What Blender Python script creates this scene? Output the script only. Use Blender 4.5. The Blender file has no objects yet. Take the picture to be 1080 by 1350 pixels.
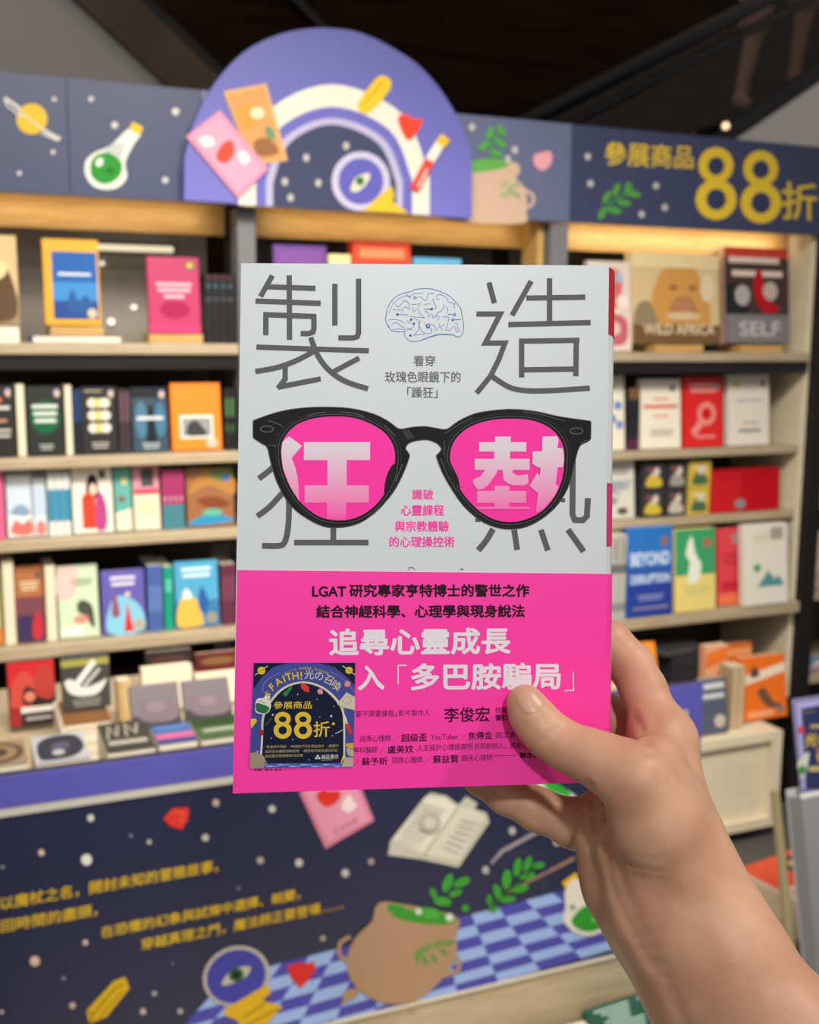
import bpy, bmesh, math, random
import numpy as np
from mathutils import Matrix, Vector
random.seed(7)
S = bpy.context.scene
COL = S.collection

# ------------------------------------------------------------------ camera
F = 1458.0                                   # focal length in pixels of a 1080 x 1350 frame
CAM = np.array([0.0, 0.0, 1.5])
def cam_rot(pitch, roll, yaw):
    pitch, roll, yaw = map(math.radians, (pitch, roll, yaw))
    f = np.array([math.sin(yaw)*math.cos(pitch), math.cos(yaw)*math.cos(pitch), -math.sin(pitch)])
    r = np.array([math.cos(yaw), -math.sin(yaw), 0]); u = np.cross(r, f)
    return np.array([r*math.cos(roll)+u*math.sin(roll), r*math.sin(roll)-u*math.cos(roll), f])
M = cam_rot(8.85, 0.38, 22.5)                # rows: right, down, forward
cd = bpy.data.cameras.new('camera'); cam = bpy.data.objects.new('camera', cd); COL.objects.link(cam)
cd.sensor_fit = 'HORIZONTAL'; cd.sensor_width = 25.96; cd.lens = 25.96*F/1080
cd.clip_start = 0.02; cd.clip_end = 60
mw = Matrix.Identity(4)
for i in range(3):
    mw[i][0] = M[0][i]; mw[i][1] = -M[1][i]; mw[i][2] = -M[2][i]; mw[i][3] = CAM[i]
cam.matrix_world = mw
cd.dof.use_dof = True; cd.dof.focus_distance = 0.440; cd.dof.aperture_fstop = 12.5
S.camera = cam

# ------------------------------------------------------------------ light and exposure
S.view_settings.view_transform = 'Standard'; S.view_settings.look = 'None'
S.view_settings.gamma = 1.0; S.view_settings.use_curve_mapping = False
S.view_settings.exposure = 0.0
w = bpy.data.worlds.new('store_ambience'); S.world = w; w.use_nodes = True
w.node_tree.nodes['Background'].inputs['Color'].default_value = (1.0, 0.95, 0.88, 1)
w.node_tree.nodes['Background'].inputs['Strength'].default_value = 0.37

def area(name, loc, aim, sx, sy, power, col, spread=180):
    l = bpy.data.lights.new(name, 'AREA'); l.shape = 'RECTANGLE'; l.size = sx; l.size_y = sy
    l.energy = power; l.color = col; l.spread = math.radians(spread)
    o = bpy.data.objects.new(name, l); COL.objects.link(o); o.location = loc
    o.rotation_euler = (Vector(aim)-Vector(loc)).to_track_quat('-Z', 'Y').to_euler()
    return o
area('ceiling_spot_light', (1.15, -0.30, 2.85), (0.2, 0.5, 1.35), 0.12, 0.12, 18, (1.0, 0.95, 0.88))
area('ceiling_panel_light', (0.4, 0.7, 3.0), (1.0, 2.6, 0.75), 1.6, 0.5, 34, (1.0, 0.91, 0.78), 80)
area('added_shadow_light', (-0.17, -1.22, 2.42), (0.3, 1.5, 0.9), 0.09, 0.09, 1.5, (0.95, 0.97, 1.0), 52)  # unseen small lamp, added so the book casts a shadow on the board

# ------------------------------------------------------------------ materials
def lin(h):
    h = h.lstrip('#'); c = [int(h[i:i+2], 16)/255 for i in (0, 2, 4)]
    return tuple(x/12.92 if x <= 0.04045 else ((x+0.055)/1.055)**2.4 for x in c)+(1.0,)
_mats = {}
def mat(h, rough=0.55, metal=0.0, spec=0.35):
    k = (h, rough, metal, spec)
    if k in _mats: return _mats[k]
    m = bpy.data.materials.new('paint_'+h.lstrip('#')); m.use_nodes = True
    b = m.node_tree.nodes['Principled BSDF']
    b.inputs['Base Color'].default_value = lin(h); b.inputs['Roughness'].default_value = rough
    b.inputs['Metallic'].default_value = metal; b.inputs['Specular IOR Level'].default_value = spec
    _mats[k] = m
    return m
def noise_mat(name, c1, c2, scale=(1, 1, 1), nscale=6, rough=0.6, bump=0.0, detail=6):
    m = bpy.data.materials.new(name); m.use_nodes = True; nt = m.node_tree; N = nt.nodes; L = nt.links
    b = N['Principled BSDF']; b.inputs['Roughness'].default_value = rough
    tc = N.new('ShaderNodeTexCoord'); mp = N.new('ShaderNodeMapping'); mp.inputs['Scale'].default_value = scale
    nz = N.new('ShaderNodeTexNoise'); nz.inputs['Scale'].default_value = nscale; nz.inputs['Detail'].default_value = detail
    cr = N.new('ShaderNodeValToRGB'); cr.color_ramp.elements[0].color = lin(c1); cr.color_ramp.elements[1].color = lin(c2)
    cr.color_ramp.elements[0].position = 0.3; cr.color_ramp.elements[1].position = 0.7
    L.new(tc.outputs['Object'], mp.inputs['Vector']); L.new(mp.outputs['Vector'], nz.inputs['Vector'])
    L.new(nz.outputs['Fac'], cr.inputs['Fac']); L.new(cr.outputs['Color'], b.inputs['Base Color'])
    if bump:
        bp = N.new('ShaderNodeBump'); bp.inputs['Strength'].default_value = bump; bp.inputs['Distance'].default_value = 0.002
        L.new(nz.outputs['Fac'], bp.inputs['Height']); L.new(bp.outputs['Normal'], b.inputs['Normal'])
    return m
def grad_mat(name, c_low, c_high, v0, v1, axis=1):
    m = bpy.data.materials.new(name); m.use_nodes = True; nt = m.node_tree; N = nt.nodes; L = nt.links
    b = N['Principled BSDF']; b.inputs['Roughness'].default_value = 0.45; b.inputs['Specular IOR Level'].default_value = 0.3
    tc = N.new('ShaderNodeTexCoord'); sp = N.new('ShaderNodeSeparateXYZ'); mr = N.new('ShaderNodeMapRange')
    mr.inputs['From Min'].default_value = v0; mr.inputs['From Max'].default_value = v1
    cr = N.new('ShaderNodeValToRGB'); cr.color_ramp.elements[0].color = lin(c_low); cr.color_ramp.elements[1].color = lin(c_high)
    L.new(tc.outputs['Object'], sp.inputs[0]); L.new(sp.outputs[axis], mr.inputs['Value'])
    L.new(mr.outputs['Result'], cr.inputs['Fac']); L.new(cr.outputs['Color'], b.inputs['Base Color'])
    return m
def glass_mat(name, tint, gloss=0.08):
    m = bpy.data.materials.new(name); m.use_nodes = True; nt = m.node_tree; N = nt.nodes; L = nt.links
    N.remove(N['Principled BSDF'])
    t = N.new('ShaderNodeBsdfTransparent'); t.inputs['Color'].default_value = lin(tint)
    g = N.new('ShaderNodeBsdfGlossy'); g.inputs['Roughness'].default_value = 0.03
    mx = N.new('ShaderNodeMixShader'); mx.inputs[0].default_value = gloss
    L.new(t.outputs[0], mx.inputs[1]); L.new(g.outputs[0], mx.inputs[2]); L.new(mx.outputs[0], N['Material Output'].inputs['Surface'])
    return m
def emit_mat(name, h, s):
    m = bpy.data.materials.new(name); m.use_nodes = True
    b = m.node_tree.nodes['Principled BSDF']; b.inputs['Base Color'].default_value = lin(h)
    b.inputs['Emission Color'].default_value = lin(h); b.inputs['Emission Strength'].default_value = s
    return m

WOOD = noise_mat('pale_shelf_wood', '#a39278', '#b5a58b', (2, 14, 14), 5, 0.5)
WOODG = noise_mat('honey_wood', '#b48c50', '#c9a263', (2, 14, 14), 5, 0.45)
CREAM = noise_mat('cream_laminate', '#dfd2b6', '#e8dcc3', (4, 4, 4), 5, 0.5)
DARKW = noise_mat('dark_wood_planks', '#140a04', '#321d0f', (0.5, 6, 5), 3, 0.7)
DARKW.node_tree.nodes['Principled BSDF'].inputs['Specular IOR Level'].default_value = 0.08
BLACKM = mat('#17161a', 0.4); STEEL = mat('#6d6f74', 0.35, 0.6); DARKB = mat('#141315', 0.6)
PAGES = noise_mat('page_edges', '#d9cfb8', '#ebe3cf', (1, 1, 160), 4, 0.8)

# ------------------------------------------------------------------ geometry helpers
def ray(x, y): return M.T @ np.array([(x-540)/F, (y-675)/F, 1.0])
def atY(x, y, Y): d = ray(x, y); return CAM+d*(Y/d[1])
def atZ(x, y, Z): d = ray(x, y); return CAM+d*((Z-CAM[2])/d[2])
def c2w(p): return CAM+M.T @ np.asarray(p, float)

def tag(o, label=None, cat=None, group=None, kind=None):
    if label: o['label'] = label
    if cat: o['category'] = cat
    if group: o['group'] = group
    if kind: o['kind'] = kind
    return o
def thing(name, label, cat, loc=(0, 0, 0), rot=(0, 0, 0), group=None, matrix=None):
    o = bpy.data.objects.new(name, None); COL.objects.link(o); o.empty_display_size = 0.05
    if matrix is not None: o.matrix_world = matrix
    else: o.location = loc; o.rotation_euler = rot
    return tag(o, label, cat, group)
def link(name, me, mats, parent=None):
    for m in (mats if isinstance(mats, (list, tuple)) else [mats]): me.materials.append(m)
    o = bpy.data.objects.new(name, me); COL.objects.link(o); o.parent = parent
    return o
def obj(name, bm, mats, parent=None, smooth=False):
    bmesh.ops.recalc_face_normals(bm, faces=bm.faces)
    me = bpy.data.meshes.new(name); bm.to_mesh(me); bm.free()
    if smooth: me.polygons.foreach_set('use_smooth', [True]*len(me.polygons))
    return link(name, me, mats, parent)
def bx(bm, x0, x1, y0, y1, z0, z1, mi=0, bev=0.0):
    v = [bm.verts.new(p) for p in ((x0,y0,z0),(x1,y0,z0),(x1,y1,z0),(x0,y1,z0),(x0,y0,z1),(x1,y0,z1),(x1,y1,z1),(x0,y1,z1))]
    fs = [bm.faces.new([v[i] for i in q]) for q in ((0,3,2,1),(4,5,6,7),(0,1,5,4),(1,2,6,5),(2,3,7,6),(3,0,4,7))]
    for f in fs: f.material_index = mi
    if bev:
        es = list({e for f in fs for e in f.edges})
        bmesh.ops.bevel(bm, geom=es, offset=bev, segments=2, affect='EDGES', profile=0.5)
    return fs
def box(name, x0, x1, y0, y1, z0, z1, m, parent=None, bev=0.0):
    bm = bmesh.new(); bx(bm, x0, x1, y0, y1, z0, z1, 0, bev); return obj(name, bm, m, parent)
def prism(bm, pts, a, b, ax=2, mi=0):
    """closed outline pts (2-D) extruded between a and b along axis ax of (u, v, n)"""
    def mk(p, n):
        return {2: (p[0], p[1], n), 1: (p[0], n, p[1]), 0: (n, p[0], p[1])}[ax]
    lo = [bm.verts.new(mk(p, a)) for p in pts]; hi = [bm.verts.new(mk(p, b)) for p in pts]
    n = len(pts); fs = [bm.faces.new(lo), bm.faces.new(hi)]
    for i in range(n): fs.append(bm.faces.new((lo[i], lo[(i+1) % n], hi[(i+1) % n], hi[i])))
    for f in fs: f.material_index = mi
    return fs
def tube(bm, pts, r, seg=12, mi=0):
    pts = [Vector(p) for p in pts]; rings = []
    for i, p in enumerate(pts):
        d = (pts[min(i+1, len(pts)-1)]-pts[max(i-1, 0)]).normalized()
        a = d.cross(Vector((0, 0, 1)) if abs(d.z) < 0.9 else Vector((1, 0, 0))).normalized(); b = d.cross(a)
        rr = r[i] if isinstance(r, (list, tuple)) else r
        rings.append([bm.verts.new(p+(a*math.cos(t)+b*math.sin(t))*rr) for t in [2*math.pi*k/seg for k in range(seg)]])
    for i in range(len(rings)-1):
        for k in range(seg):
            bm.faces.new((rings[i][k], rings[i][(k+1) % seg], rings[i+1][(k+1) % seg], rings[i+1][k])).material_index = mi
    bm.faces.new(rings[0]); bm.faces.new(rings[-1])

# ------------------------------------------------------------------ flat printing: outlines, strokes and type on a plane
_tc = bpy.data.curves.new('type', 'FONT'); _to = bpy.data.objects.new('type', _tc); COL.objects.link(_to)
_cache = {}
def glyphs(s, off=0.0):
    if (s, off) not in _cache:
        _tc.body = s; _tc.size = 1.0; _tc.offset = off; _tc.resolution_u = 3
        bpy.context.view_layer.update()
        me = bpy.data.meshes.new_from_object(_to.evaluated_get(bpy.context.evaluated_depsgraph_get()))
        v = np.array([q.co[:2] for q in me.vertices]).reshape(-1, 2); f = [tuple(p.vertices) for p in me.polygons]
        bpy.data.meshes.remove(me); _cache[(s, off)] = (v, f)
    return _cache[(s, off)]

def heavier(v, f, b):
    """a bolder cut: the outline printed eight times, shifted by b"""
    if not b: return v, f
    n = len(v); k = b*.8
    V = np.concatenate([v+np.array(d)*k for d in ((1.2, 0), (-1.2, 0), (0, 1.2), (0, -1.2), (.85, .85), (-.85, .85), (.85, -.85), (-.85, -.85))])
    return V, [tuple(i+n*j for i in q) for j in range(8) for q in f]

class Art:
    """printing on a plane; to_uv maps the numbers it is drawn with to plane metres; eps is the ink layer height"""
    def __init__(self, to_uv, eps, base=0.0):
        self.map = to_uv; self.eps = eps; self.base = base; self.V = []; self.Fc = []; self.mi = []; self.mats = []; self.tf = (1, 0, 0); self.lay = []
    def zoom(self, s, ox, oy): self.tf = (s, ox, oy); return self
    def uv(self, p): s, ox, oy = self.tf; return self.map(ox+p[0]/s, oy+p[1]/s)
    def m(self, c):
        m = mat(c, 0.5, 0.0, 0.12) if isinstance(c, str) else c
        if m not in self.mats: self.mats.append(m)
        return self.mats.index(m)
    def add(self, uvs, faces, c, lift=None, copies=1):
        q = np.array(uvs); b0, b1 = q.min(0), q.max(0)      # each shape lies one ink layer above whatever it overlaps
        if lift is None: lift = 1+max([l for l, a0, a1 in self.lay if (a0 < b1).all() and (a1 > b0).all()], default=0)
        self.lay.append((lift, b0, b1))
        h = self.base+self.eps*lift; o = len(self.V); k = self.m(c)
        nc_ = len(uvs)//copies; self.V += [(p[0], p[1], h+self.eps*.1*(i//nc_)) for i, p in enumerate(uvs)]
        for f in faces: self.Fc.append([o+i for i in f]); self.mi.append(k)
    def poly(self, pts, c): self.add([self.uv(p) for p in pts], [list(range(len(pts)))], c)
    def rect(self, x0, y0, x1, y1, c): self.poly([(x0, y0), (x1, y0), (x1, y1), (x0, y1)], c)
    def ell(self, cx, cy, rx, ry, c, rot=0.0, n=28):
        a = math.radians(rot); P = []
        for i in range(n):
            t = 2*math.pi*i/n; x, y = rx*math.cos(t), ry*math.sin(t)
            P.append((cx+x*math.cos(a)-y*math.sin(a), cy+x*math.sin(a)+y*math.cos(a)))
        self.poly(P, c)
    def blob(self, pts, c, k=4): self.poly(smooth(pts, True, k), c)
    def line(self, pts, wd, c, closed=False, curve=0, taper=None):
        if curve: pts = smooth(pts, closed, curve)
        P = [np.array(p, float) for p in pts]; n = len(P); L = []; R = []
        for i in range(n):
            a = P[(i-1) % n] if (closed or i > 0) else None; b = P[(i+1) % n] if (closed or i < n-1) else None
            d1 = (P[i]-a)/max(np.linalg.norm(P[i]-a), 1e-9) if a is not None else None
            d2 = (b-P[i])/max(np.linalg.norm(b-P[i]), 1e-9) if b is not None else None
            if d1 is None: d1 = d2
            if d2 is None: d2 = d1
            t = d1+d2; t = t/max(np.linalg.norm(t), 1e-6); nn = np.array([-t[1], t[0]])
            cs = max(0.45, abs(nn @ np.array([-d1[1], d1[0]]))); ww = wd*(taper[i] if taper else 1)
            L.append(P[i]+nn*ww/2/cs); R.append(P[i]-nn*ww/2/cs)
        uvs = [self.uv(p) for p in L+R]; fs = [(i, i+1, n+i+1, n+i) for i in range(n-1)]
        if closed: fs.append((n-1, 0, n, 2*n-1))
        self.add(uvs, fs, c)
    def text(self, s, bl, br, h, c, bold=0.0):
        v, f = glyphs(s)
        if not len(v): return
        v, f = heavier(v, f, bold)
        lo = v.min(0); sz = v.max(0)-lo
        p0 = np.array(self.uv(bl)); p1 = np.array(self.uv(br)); p2 = np.array(self.uv((bl[0], bl[1]-h)))
        q = (v-lo)/sz
        self.add([p0+a*(p1-p0)+b*(p2-p0) for a, b in q], f, c, copies=8 if bold else 1)
    def char(self, s, cx, cy, h, rot, c, bold=0.0, ref='國'):
        """one character of nominal height h centred at (cx, cy), turned clockwise by rot degrees"""
        v, f = heavier(*glyphs(s), bold)
        rv, _ = glyphs(ref); H = rv[:, 1].max()-rv[:, 1].min(); sc = h/H
        lo = v.min(0); hi = v.max(0); cxm = (lo[0]+hi[0])/2; cym = (rv[:, 1].max()+rv[:, 1].min())/2
        a = math.radians(rot); U = []
        for x, y in v:
            x = (x-cxm)*sc; y = -(y-cym)*sc
            U.append(self.uv((cx+x*math.cos(a)-y*math.sin(a), cy+x*math.sin(a)+y*math.cos(a))))
        self.add(U, f, c, copies=8 if bold else 1)
    def build(self, name, parent):
        me = bpy.data.meshes.new(name); me.from_pydata(self.V, [], self.Fc); me.update()
        bm = bmesh.new(); bm.from_mesh(me)
        for i, f in enumerate(bm.faces):
            f.material_index = self.mi[i]
        bm.normal_update()
        flip = [f for f in bm.faces if f.normal.z < 0]
        if flip: bmesh.ops.reverse_faces(bm, faces=flip)
        bm.to_mesh(me); bm.free()
        return link(name, me, self.mats, parent)
def smooth(pts, closed, k=4):
    P = [np.array(p, float) for p in pts]; n = len(P); out = []
    for i in range(n if closed else n-1):
        g = lambda j: P[j % n] if closed else P[min(max(j, 0), n-1)]
        a, b, c, d = g(i-1), g(i), g(i+1), g(i+2)
        for s in range(k):
            t = s/k
            out.append(tuple(0.5*((2*b)+(-a+c)*t+(2*a-5*b+4*c-d)*t*t+(-a+3*b-3*c+d)*t**3)))
    if not closed: out.append(tuple(P[-1]))
    return out

class Plane:
    def __init__(self, O, U, V):
        self.O, self.U, self.V = map(lambda a: np.asarray(a, float), (O, U, V)); self.N = np.cross(self.U, self.V)
    def uv(self, px, py):
        d = ray(px, py); t = ((self.O-CAM) @ self.N)/(d @ self.N); p = CAM+t*d-self.O
        return (p @ self.U, p @ self.V)
    def matrix(self):
        m = Matrix.Identity(4)
        for i in range(3): m[i][0] = self.U[i]; m[i][1] = self.V[i]; m[i][2] = self.N[i]; m[i][3] = self.O[i]
        return m
XU, ZV = (1, 0, 0), (0, 0, 1)

# ------------------------------------------------------------------ soft bodies from distance fields
def seg_d(P, a, b, ra, rb):
    ab = b-a; t = np.clip(((P-a) @ ab)/max(ab @ ab, 1e-12), 0, 1)
    return np.linalg.norm(P-a-t[..., None]*ab, axis=-1)-(ra+(rb-ra)*t)
def smin(a, b, k):
    h = np.clip(0.5+0.5*(b-a)/k, 0, 1); return b*(1-h)+a*h-k*h*(1-h)
def field(P, groups, k2):
    D = None
    for chains, k in groups:
        G = None
        for ch in chains:
            for (a, ra), (b, rb) in zip(ch[:-1], ch[1:]):
                d = seg_d(P, a, b, ra, rb); G = d if G is None else smin(G, d, k)
        D = G if D is None else smin(D, G, k2)
    return D
def grid_mesh(name, groups, k2, vox, carve=None):
    import openvdb
    pts = np.array([np.append(p, r) for ch, _ in groups for c in ch for p, r in c])
    lo = (pts[:, :3]-pts[:, 3:]).min(0)-4*vox; hi = (pts[:, :3]+pts[:, 3:]).max(0)+4*vox
    n = np.ceil((hi-lo)/vox).astype(int)+1
    D = np.empty(n, np.float32)
    ys, zs = np.meshgrid(np.arange(n[1]), np.arange(n[2]), indexing='ij')
    for i in range(n[0]):
        P = lo+vox*np.stack([np.full(ys.shape, i), ys, zs], -1)
        d = field(P, groups, k2)
        if carve is not None: d = carve(P, d)
        D[i] = d
    g = openvdb.FloatGrid(background=float(10*vox)); g.copyFromArray(np.ascontiguousarray(D))
    v, q = g.convertToQuads(isovalue=0.0)[:2]
    v = lo+np.asarray(v)*vox; q = np.asarray(q)[:, ::-1]
    me = bpy.data.meshes.new(name); me.from_pydata(v.tolist(), [], q.tolist()); me.update()
    bm = bmesh.new(); bm.from_mesh(me); bmesh.ops.recalc_face_normals(bm, faces=bm.faces)
    for _ in range(2): bmesh.ops.smooth_vert(bm, verts=bm.verts, factor=0.5, use_axis_x=True, use_axis_y=True, use_axis_z=True)
    bm.to_mesh(me); bm.free()
    me.polygons.foreach_set('use_smooth', [True]*len(me.polygons))
    return me

# ================================================================== the setting
def struct(name, bm, m):
    o = obj(name, bm, m); o['kind'] = 'structure'; return o
bm = bmesh.new(); bx(bm, -4, 9, -3, 8.3, -0.06, 0.0)
struct('floor', bm, noise_mat('grey_carpet', '#4b4745', '#5a5653', (1, 1, 1), 60, 0.9, 0.3))
bm = bmesh.new()
for k in range(22): bx(bm, -4, 9, 8.0, 8.1, 0.36*k, 0.36*k+0.354)
struct('wall_back', bm, DARKW)

# ------------------------------------------------------------------ escalator and stair behind the bookcases
EY = 5.4
P2 = lambda x, y, Y=EY: tuple(atY(x, y, Y)[[0, 2]])
# left: underside of a flight of stairs
t = thing('staircase', 'grey underside of a staircase with brown wooden edge at top left', 'stairs', (0.0, EY, 1.4))
def rel(pts, o): return [(p[0]-o[0], p[1]-o[2]) for p in pts]
O = (0.0, EY, 1.4)
a, b = np.array(P2(95, 0)), np.array(P2(215, 112)); d = (b-a)/np.linalg.norm(b-a); nrm = np.array([-d[1], d[0]])
if nrm[0] < 0: nrm = -nrm
up = a-d*1.6; dn = b+d*0.45
def band(w0, w1): return rel([tuple(up+nrm*w0), tuple(dn+nrm*w0), tuple(dn+nrm*w1), tuple(up+nrm*w1)], O)
bm = bmesh.new(); prism(bm, rel([tuple(up), tuple(dn), (-2.2, dn[1]), (-2.2, up[1])], O), 0.0, 1.0, 1)
obj('soffit', bm, mat('#c4c0bc', 0.7), t)
bm = bmesh.new(); prism(bm, band(0.002, 0.20), -0.05, 1.0, 1); obj('wooden_edge', bm, noise_mat('brown_edge', '#4a3524', '#5c4531', (1, 1, 1), 4, 0.5), t)
bm = bmesh.new(); prism(bm, band(0.202, 0.25), -0.03, 1.0, 1); obj('dark_trim', bm, BLACKM, t)
bm = bmesh.new(); prism(bm, band(0.252, 0.74), 0.05, 1.0, 1); obj('stringer', bm, DARKW, t)
bm = bmesh.new(); prism(bm, band(0.742, 0.78), 0.0, 1.0, 1); obj('handrail', bm, BLACKM, t)

# right: escalator
t = thing('escalator', 'escalator with black handrail and dark glass side rising at top right', 'escalator', (4.2, EY, 2.4))
O = (4.2, EY, 2.4)
hr = [P2(560, 228), P2(700, 158), P2(1000, 3)]; dd = (np.array(hr[2])-np.array(hr[1])); dd /= np.linalg.norm(dd)
hr3 = [np.array(hr[1])-dd*0.7, np.array(hr[2])+dd*1.6]
sk = [np.array(P2(970, 182)), np.array(P2(1080, 107))]; ds = (sk[1]-sk[0])/np.linalg.norm(sk[1]-sk[0])
s0, s1 = sk[0]-ds*0.5, sk[1]+ds*1.6
L3 = lambda p, y=0.0: (p[0]-O[0], y, p[1]-O[2])
bm = bmesh.new(); tube(bm, [L3(hr3[0]), L3(hr3[1])], 0.045); tube(bm, [L3(hr3[0]-np.array([0, .13])), L3(hr3[1]-np.array([0, .13]))], 0.025)
obj('handrail', bm, BLACKM, t, True)
bm = bmesh.new(); prism(bm, rel([tuple(hr3[0]-np.array([0, .05])), tuple(hr3[1]-np.array([0, .05])), tuple(s1), tuple(s0)], O), -0.008, 0.008, 1)
obj('balustrade_glass', bm, glass_mat('dark_glass', '#e6e2de', 0.02), t)
nn = np.array([0.0, 0.11])
bm = bmesh.new(); prism(bm, rel([tuple(s0), tuple(s1), tuple(s1+nn), tuple(s0+nn)], O), -0.02, 0.05, 1); obj('skirting', bm, BLACKM, t)
bm = bmesh.new(); prism(bm, rel([tuple(s0), tuple(s1), (s1[0], 1.2), (s0[0], 1.2)], O), -0.06, 0.0, 1); obj('truss_panel', bm, mat('#dad7d2', 0.6), t)
bm = bmesh.new()
for k in range(16):
    p = s0+ds*(0.36*k); bx(bm, p[0]-O[0], p[0]-O[0]+0.4, 0.08, 0.95, p[1]-O[2]-0.16, p[1]-O[2]+0.02)
obj('steps', bm, mat('#3a3a3d', 0.5, 0.3), t)
c = atY(957, 166, EY-0.14)
t = thing('lamp_or_reflection', 'small round lit lamp at the foot of the escalator side', 'lamp', tuple(c))
bm = bmesh.new(); bmesh.ops.create_uvsphere(bm, u_segments=16, v_segments=10, radius=0.02); obj('bulb_or_reflection', bm, emit_mat('lamp_glow', '#ffd9a8', 1.6), t, True)
bm = bmesh.new(); tube(bm, [(0, 0.02, 0), (0, 0.12, 0)], 0.023); obj('housing', bm, BLACKM, t)

# rider: a person seen from the waist down in the frame
def rider():
    fx, fz = atY(978, 150, 5.85)[[0, 2]]; gx, gz = atY(1052, 120, 5.75)[[0, 2]]
    A = np.array
    hip = A([(fx+gx)/2+0.03, 5.82, max(fz, gz)+0.86])
    hl, hr_ = hip+A([-.1, .03, 0]), hip+A([.1, -.03, 0])
    kl, kr = A([fx+.04, 5.82, fz+.47]), A([gx-.03, 5.70, gz+.46])
    al, ar = A([fx, 5.88, fz+.08]), A([gx, 5.80, gz+.08])
    tl, tr = A([fx-.07, 5.72, fz+.03]), A([gx-.07, 5.64, gz+.03])
    ch = hip+A([0, 0, .36]); nk = hip+A([0, 0, .56]); hd = hip+A([0, -.02, .72])
    legs = [[(hl, .085), (kl, .056), (al, .04), (tl, .035)], [(hr_, .085), (kr, .056), (ar, .04), (tr, .035)]]
    torso = [[(hip, .13), (hip+A([0, 0, .15]), .12), (ch, .14), (nk, .055), (hd-A([0, 0, .03]), .07)], [(hd, .095), (hd+A([0, 0, .06]), .088)],
             [(ch+A([-.16, 0, .1]), .06), (ch+A([-.22, 0, -.2]), .045), (ch+A([-.24, -.18, -.32]), .035), (ch+A([-.24, -.26, -.34]), .03)],
             [(ch+A([.16, 0, .1]), .06), (ch+A([.22, 0, -.2]), .045), (ch+A([.22, -.08, -.42]), .035), (ch+A([.22, -.1, -.5]), .03)]]
    o = thing('person', 'person riding the escalator behind glass in knee-length dusky pink shorts', 'person', tuple(A([fx, 5.82, fz])))
    inv = -np.array(o.location)
    def put(name, groups, vox, m):
        me = grid_mesh(name, groups, .03, vox)
        me.transform(Matrix.Translation(Vector(inv))); return link(name, me, m, o)
    put('body', [(legs, .03), (torso, .04)], .014, mat('#c0988c', 0.6))
    put('shorts', [([[(hip, .15), (hip-A([0, 0, .1]), .15)], [(hl, .12), (kl+A([0, 0, .06]), .10)], [(hr_, .12), (kr+A([0, 0, .06]), .10)]], .05)], .016, mat('#a5848a', 0.8))
    put('shirt', [([[(hip+A([0, 0, .04]), .145), (ch, .155), (ch+A([0, 0, .1]), .12)], [(ch+A([-.16, 0, .1]), .08), (ch+A([-.2, 0, -.08]), .07)], [(ch+A([.16, 0, .1]), .08), (ch+A([.2, 0, -.08]), .07)]], .04)], .016, mat('#55505a', 0.8))
    put('hair', [([[(hd+A([0, .03, .06]), .1), (hd+A([0, .06, -.02]), .075)]], .03)], .016, mat('#1b1512', 0.6))
rider()

# ================================================================== bookcases
D = 2.73; DB = 3.07
def bay(name_label, xl, xr, shelves, parts_left=True, right_side=False, back_top='#6b6763', has_left=True):
    t = thing('bookcase', name_label, 'bookcase', ((xl+xr)/2, D, 0)); ox = (xl+xr)/2
    X0, X1 = xl-ox, xr-ox; dep = DB-D
    for i, (z, m, th, fwd) in enumerate(shelves):
        bm = bmesh.new(); bx(bm, X0+.002, X1-.002, -fwd, dep-.012, z-th, z, 0, .003)
        s = obj('shelf', bm, m, t)
        if i == 0: box('shelf_rail', X0+.002, X1-.002, -fwd+.012, -fwd+.03, z-th-.035, z-th, BLACKM, s)
    z1 = shelves[0][0]; zt = 2.02
    box('back_panel', X0, X1, dep-.01, dep, 0.02, z1-.02, mat('#24211f', 0.5), t)
    box('glass_back', X0, X1, dep-.01, dep, z1-.02, zt, mat(back_top, 0.25), t)
    box('header_board', X0+.002, X1-.002, 0.10, 0.125, 1.757, zt, WOODG, t)
    if has_left: pass
    return t, ox
POST = noise_mat('grey_steel', '#5b5d62', '#74767b', (1, 1, 1), 3, 0.35)
def uprights(t, xs, m, w=0.046):
    for x in xs: box('upright', x, x+w, -.02, .05, 0, 1.815, m, t, .003)
lw = [(1.487, WOOD, .026, .03), (1.222, WOOD, .026, .03), (1.029, WOOD, .026, .03), (.771, WOOD, .030, .03)]
t, ox = bay('tall left bookcase of face-out paperbacks under the planet and flask sign', -.20, .664, lw, back_top='#9a948e')
uprights(t, [.665-ox], POST)
box('side_panel', -.215-ox, -.202-ox, 0, .34, 0, 1.98, WOOD, t)
mwv = [(1.478, WOOD, .026, .03), (1.205, WOOD, .026, .03), (1.01, WOOD, .026, .03), (.74, WOOD, .030, .03)]
t, ox = bay('middle bookcase mostly hidden behind the held book', .716, 1.532, mwv, back_top='#4a4643')
uprights(t, [1.537-ox], POST, .052)
box('side_panel', 1.510-ox, 1.530-ox, .012, .10, 1.50, 1.95, WOODG, t)
rw = [(1.468, WOOD, .026, .03), (1.181, WOOD, .024, .0), (.975, WOOD, .024, .0), (.690, WOOD, .034, .05)]
t, ox = bay('right bookcase under the yellow 88 discount sign', 1.594, 2.452, rw, back_top='#5c5753')
box('side_panel', 2.453-ox, 2.473-ox, .0, .34, .36, 1.98, CREAM, t)
uprights(t, [2.476-ox], DARKB, .06)
# next bookcase along, past the black upright
t = thing('bookcase', 'neighbouring bookcase glimpsed past the black upright at the right edge', 'bookcase', (2.97, D, 0))
box('back_panel', -.42, .45, .33, .34, .02, 1.9, mat('#24211f', 0.5), t)
for z in (1.0, .70, .42): box('shelf', -.42, .45, 0, .328, z-.026, z, WOOD, t)
box('upright', .46, .51, -.02, .05, 0, 1.9, DARKB, t)

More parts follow.
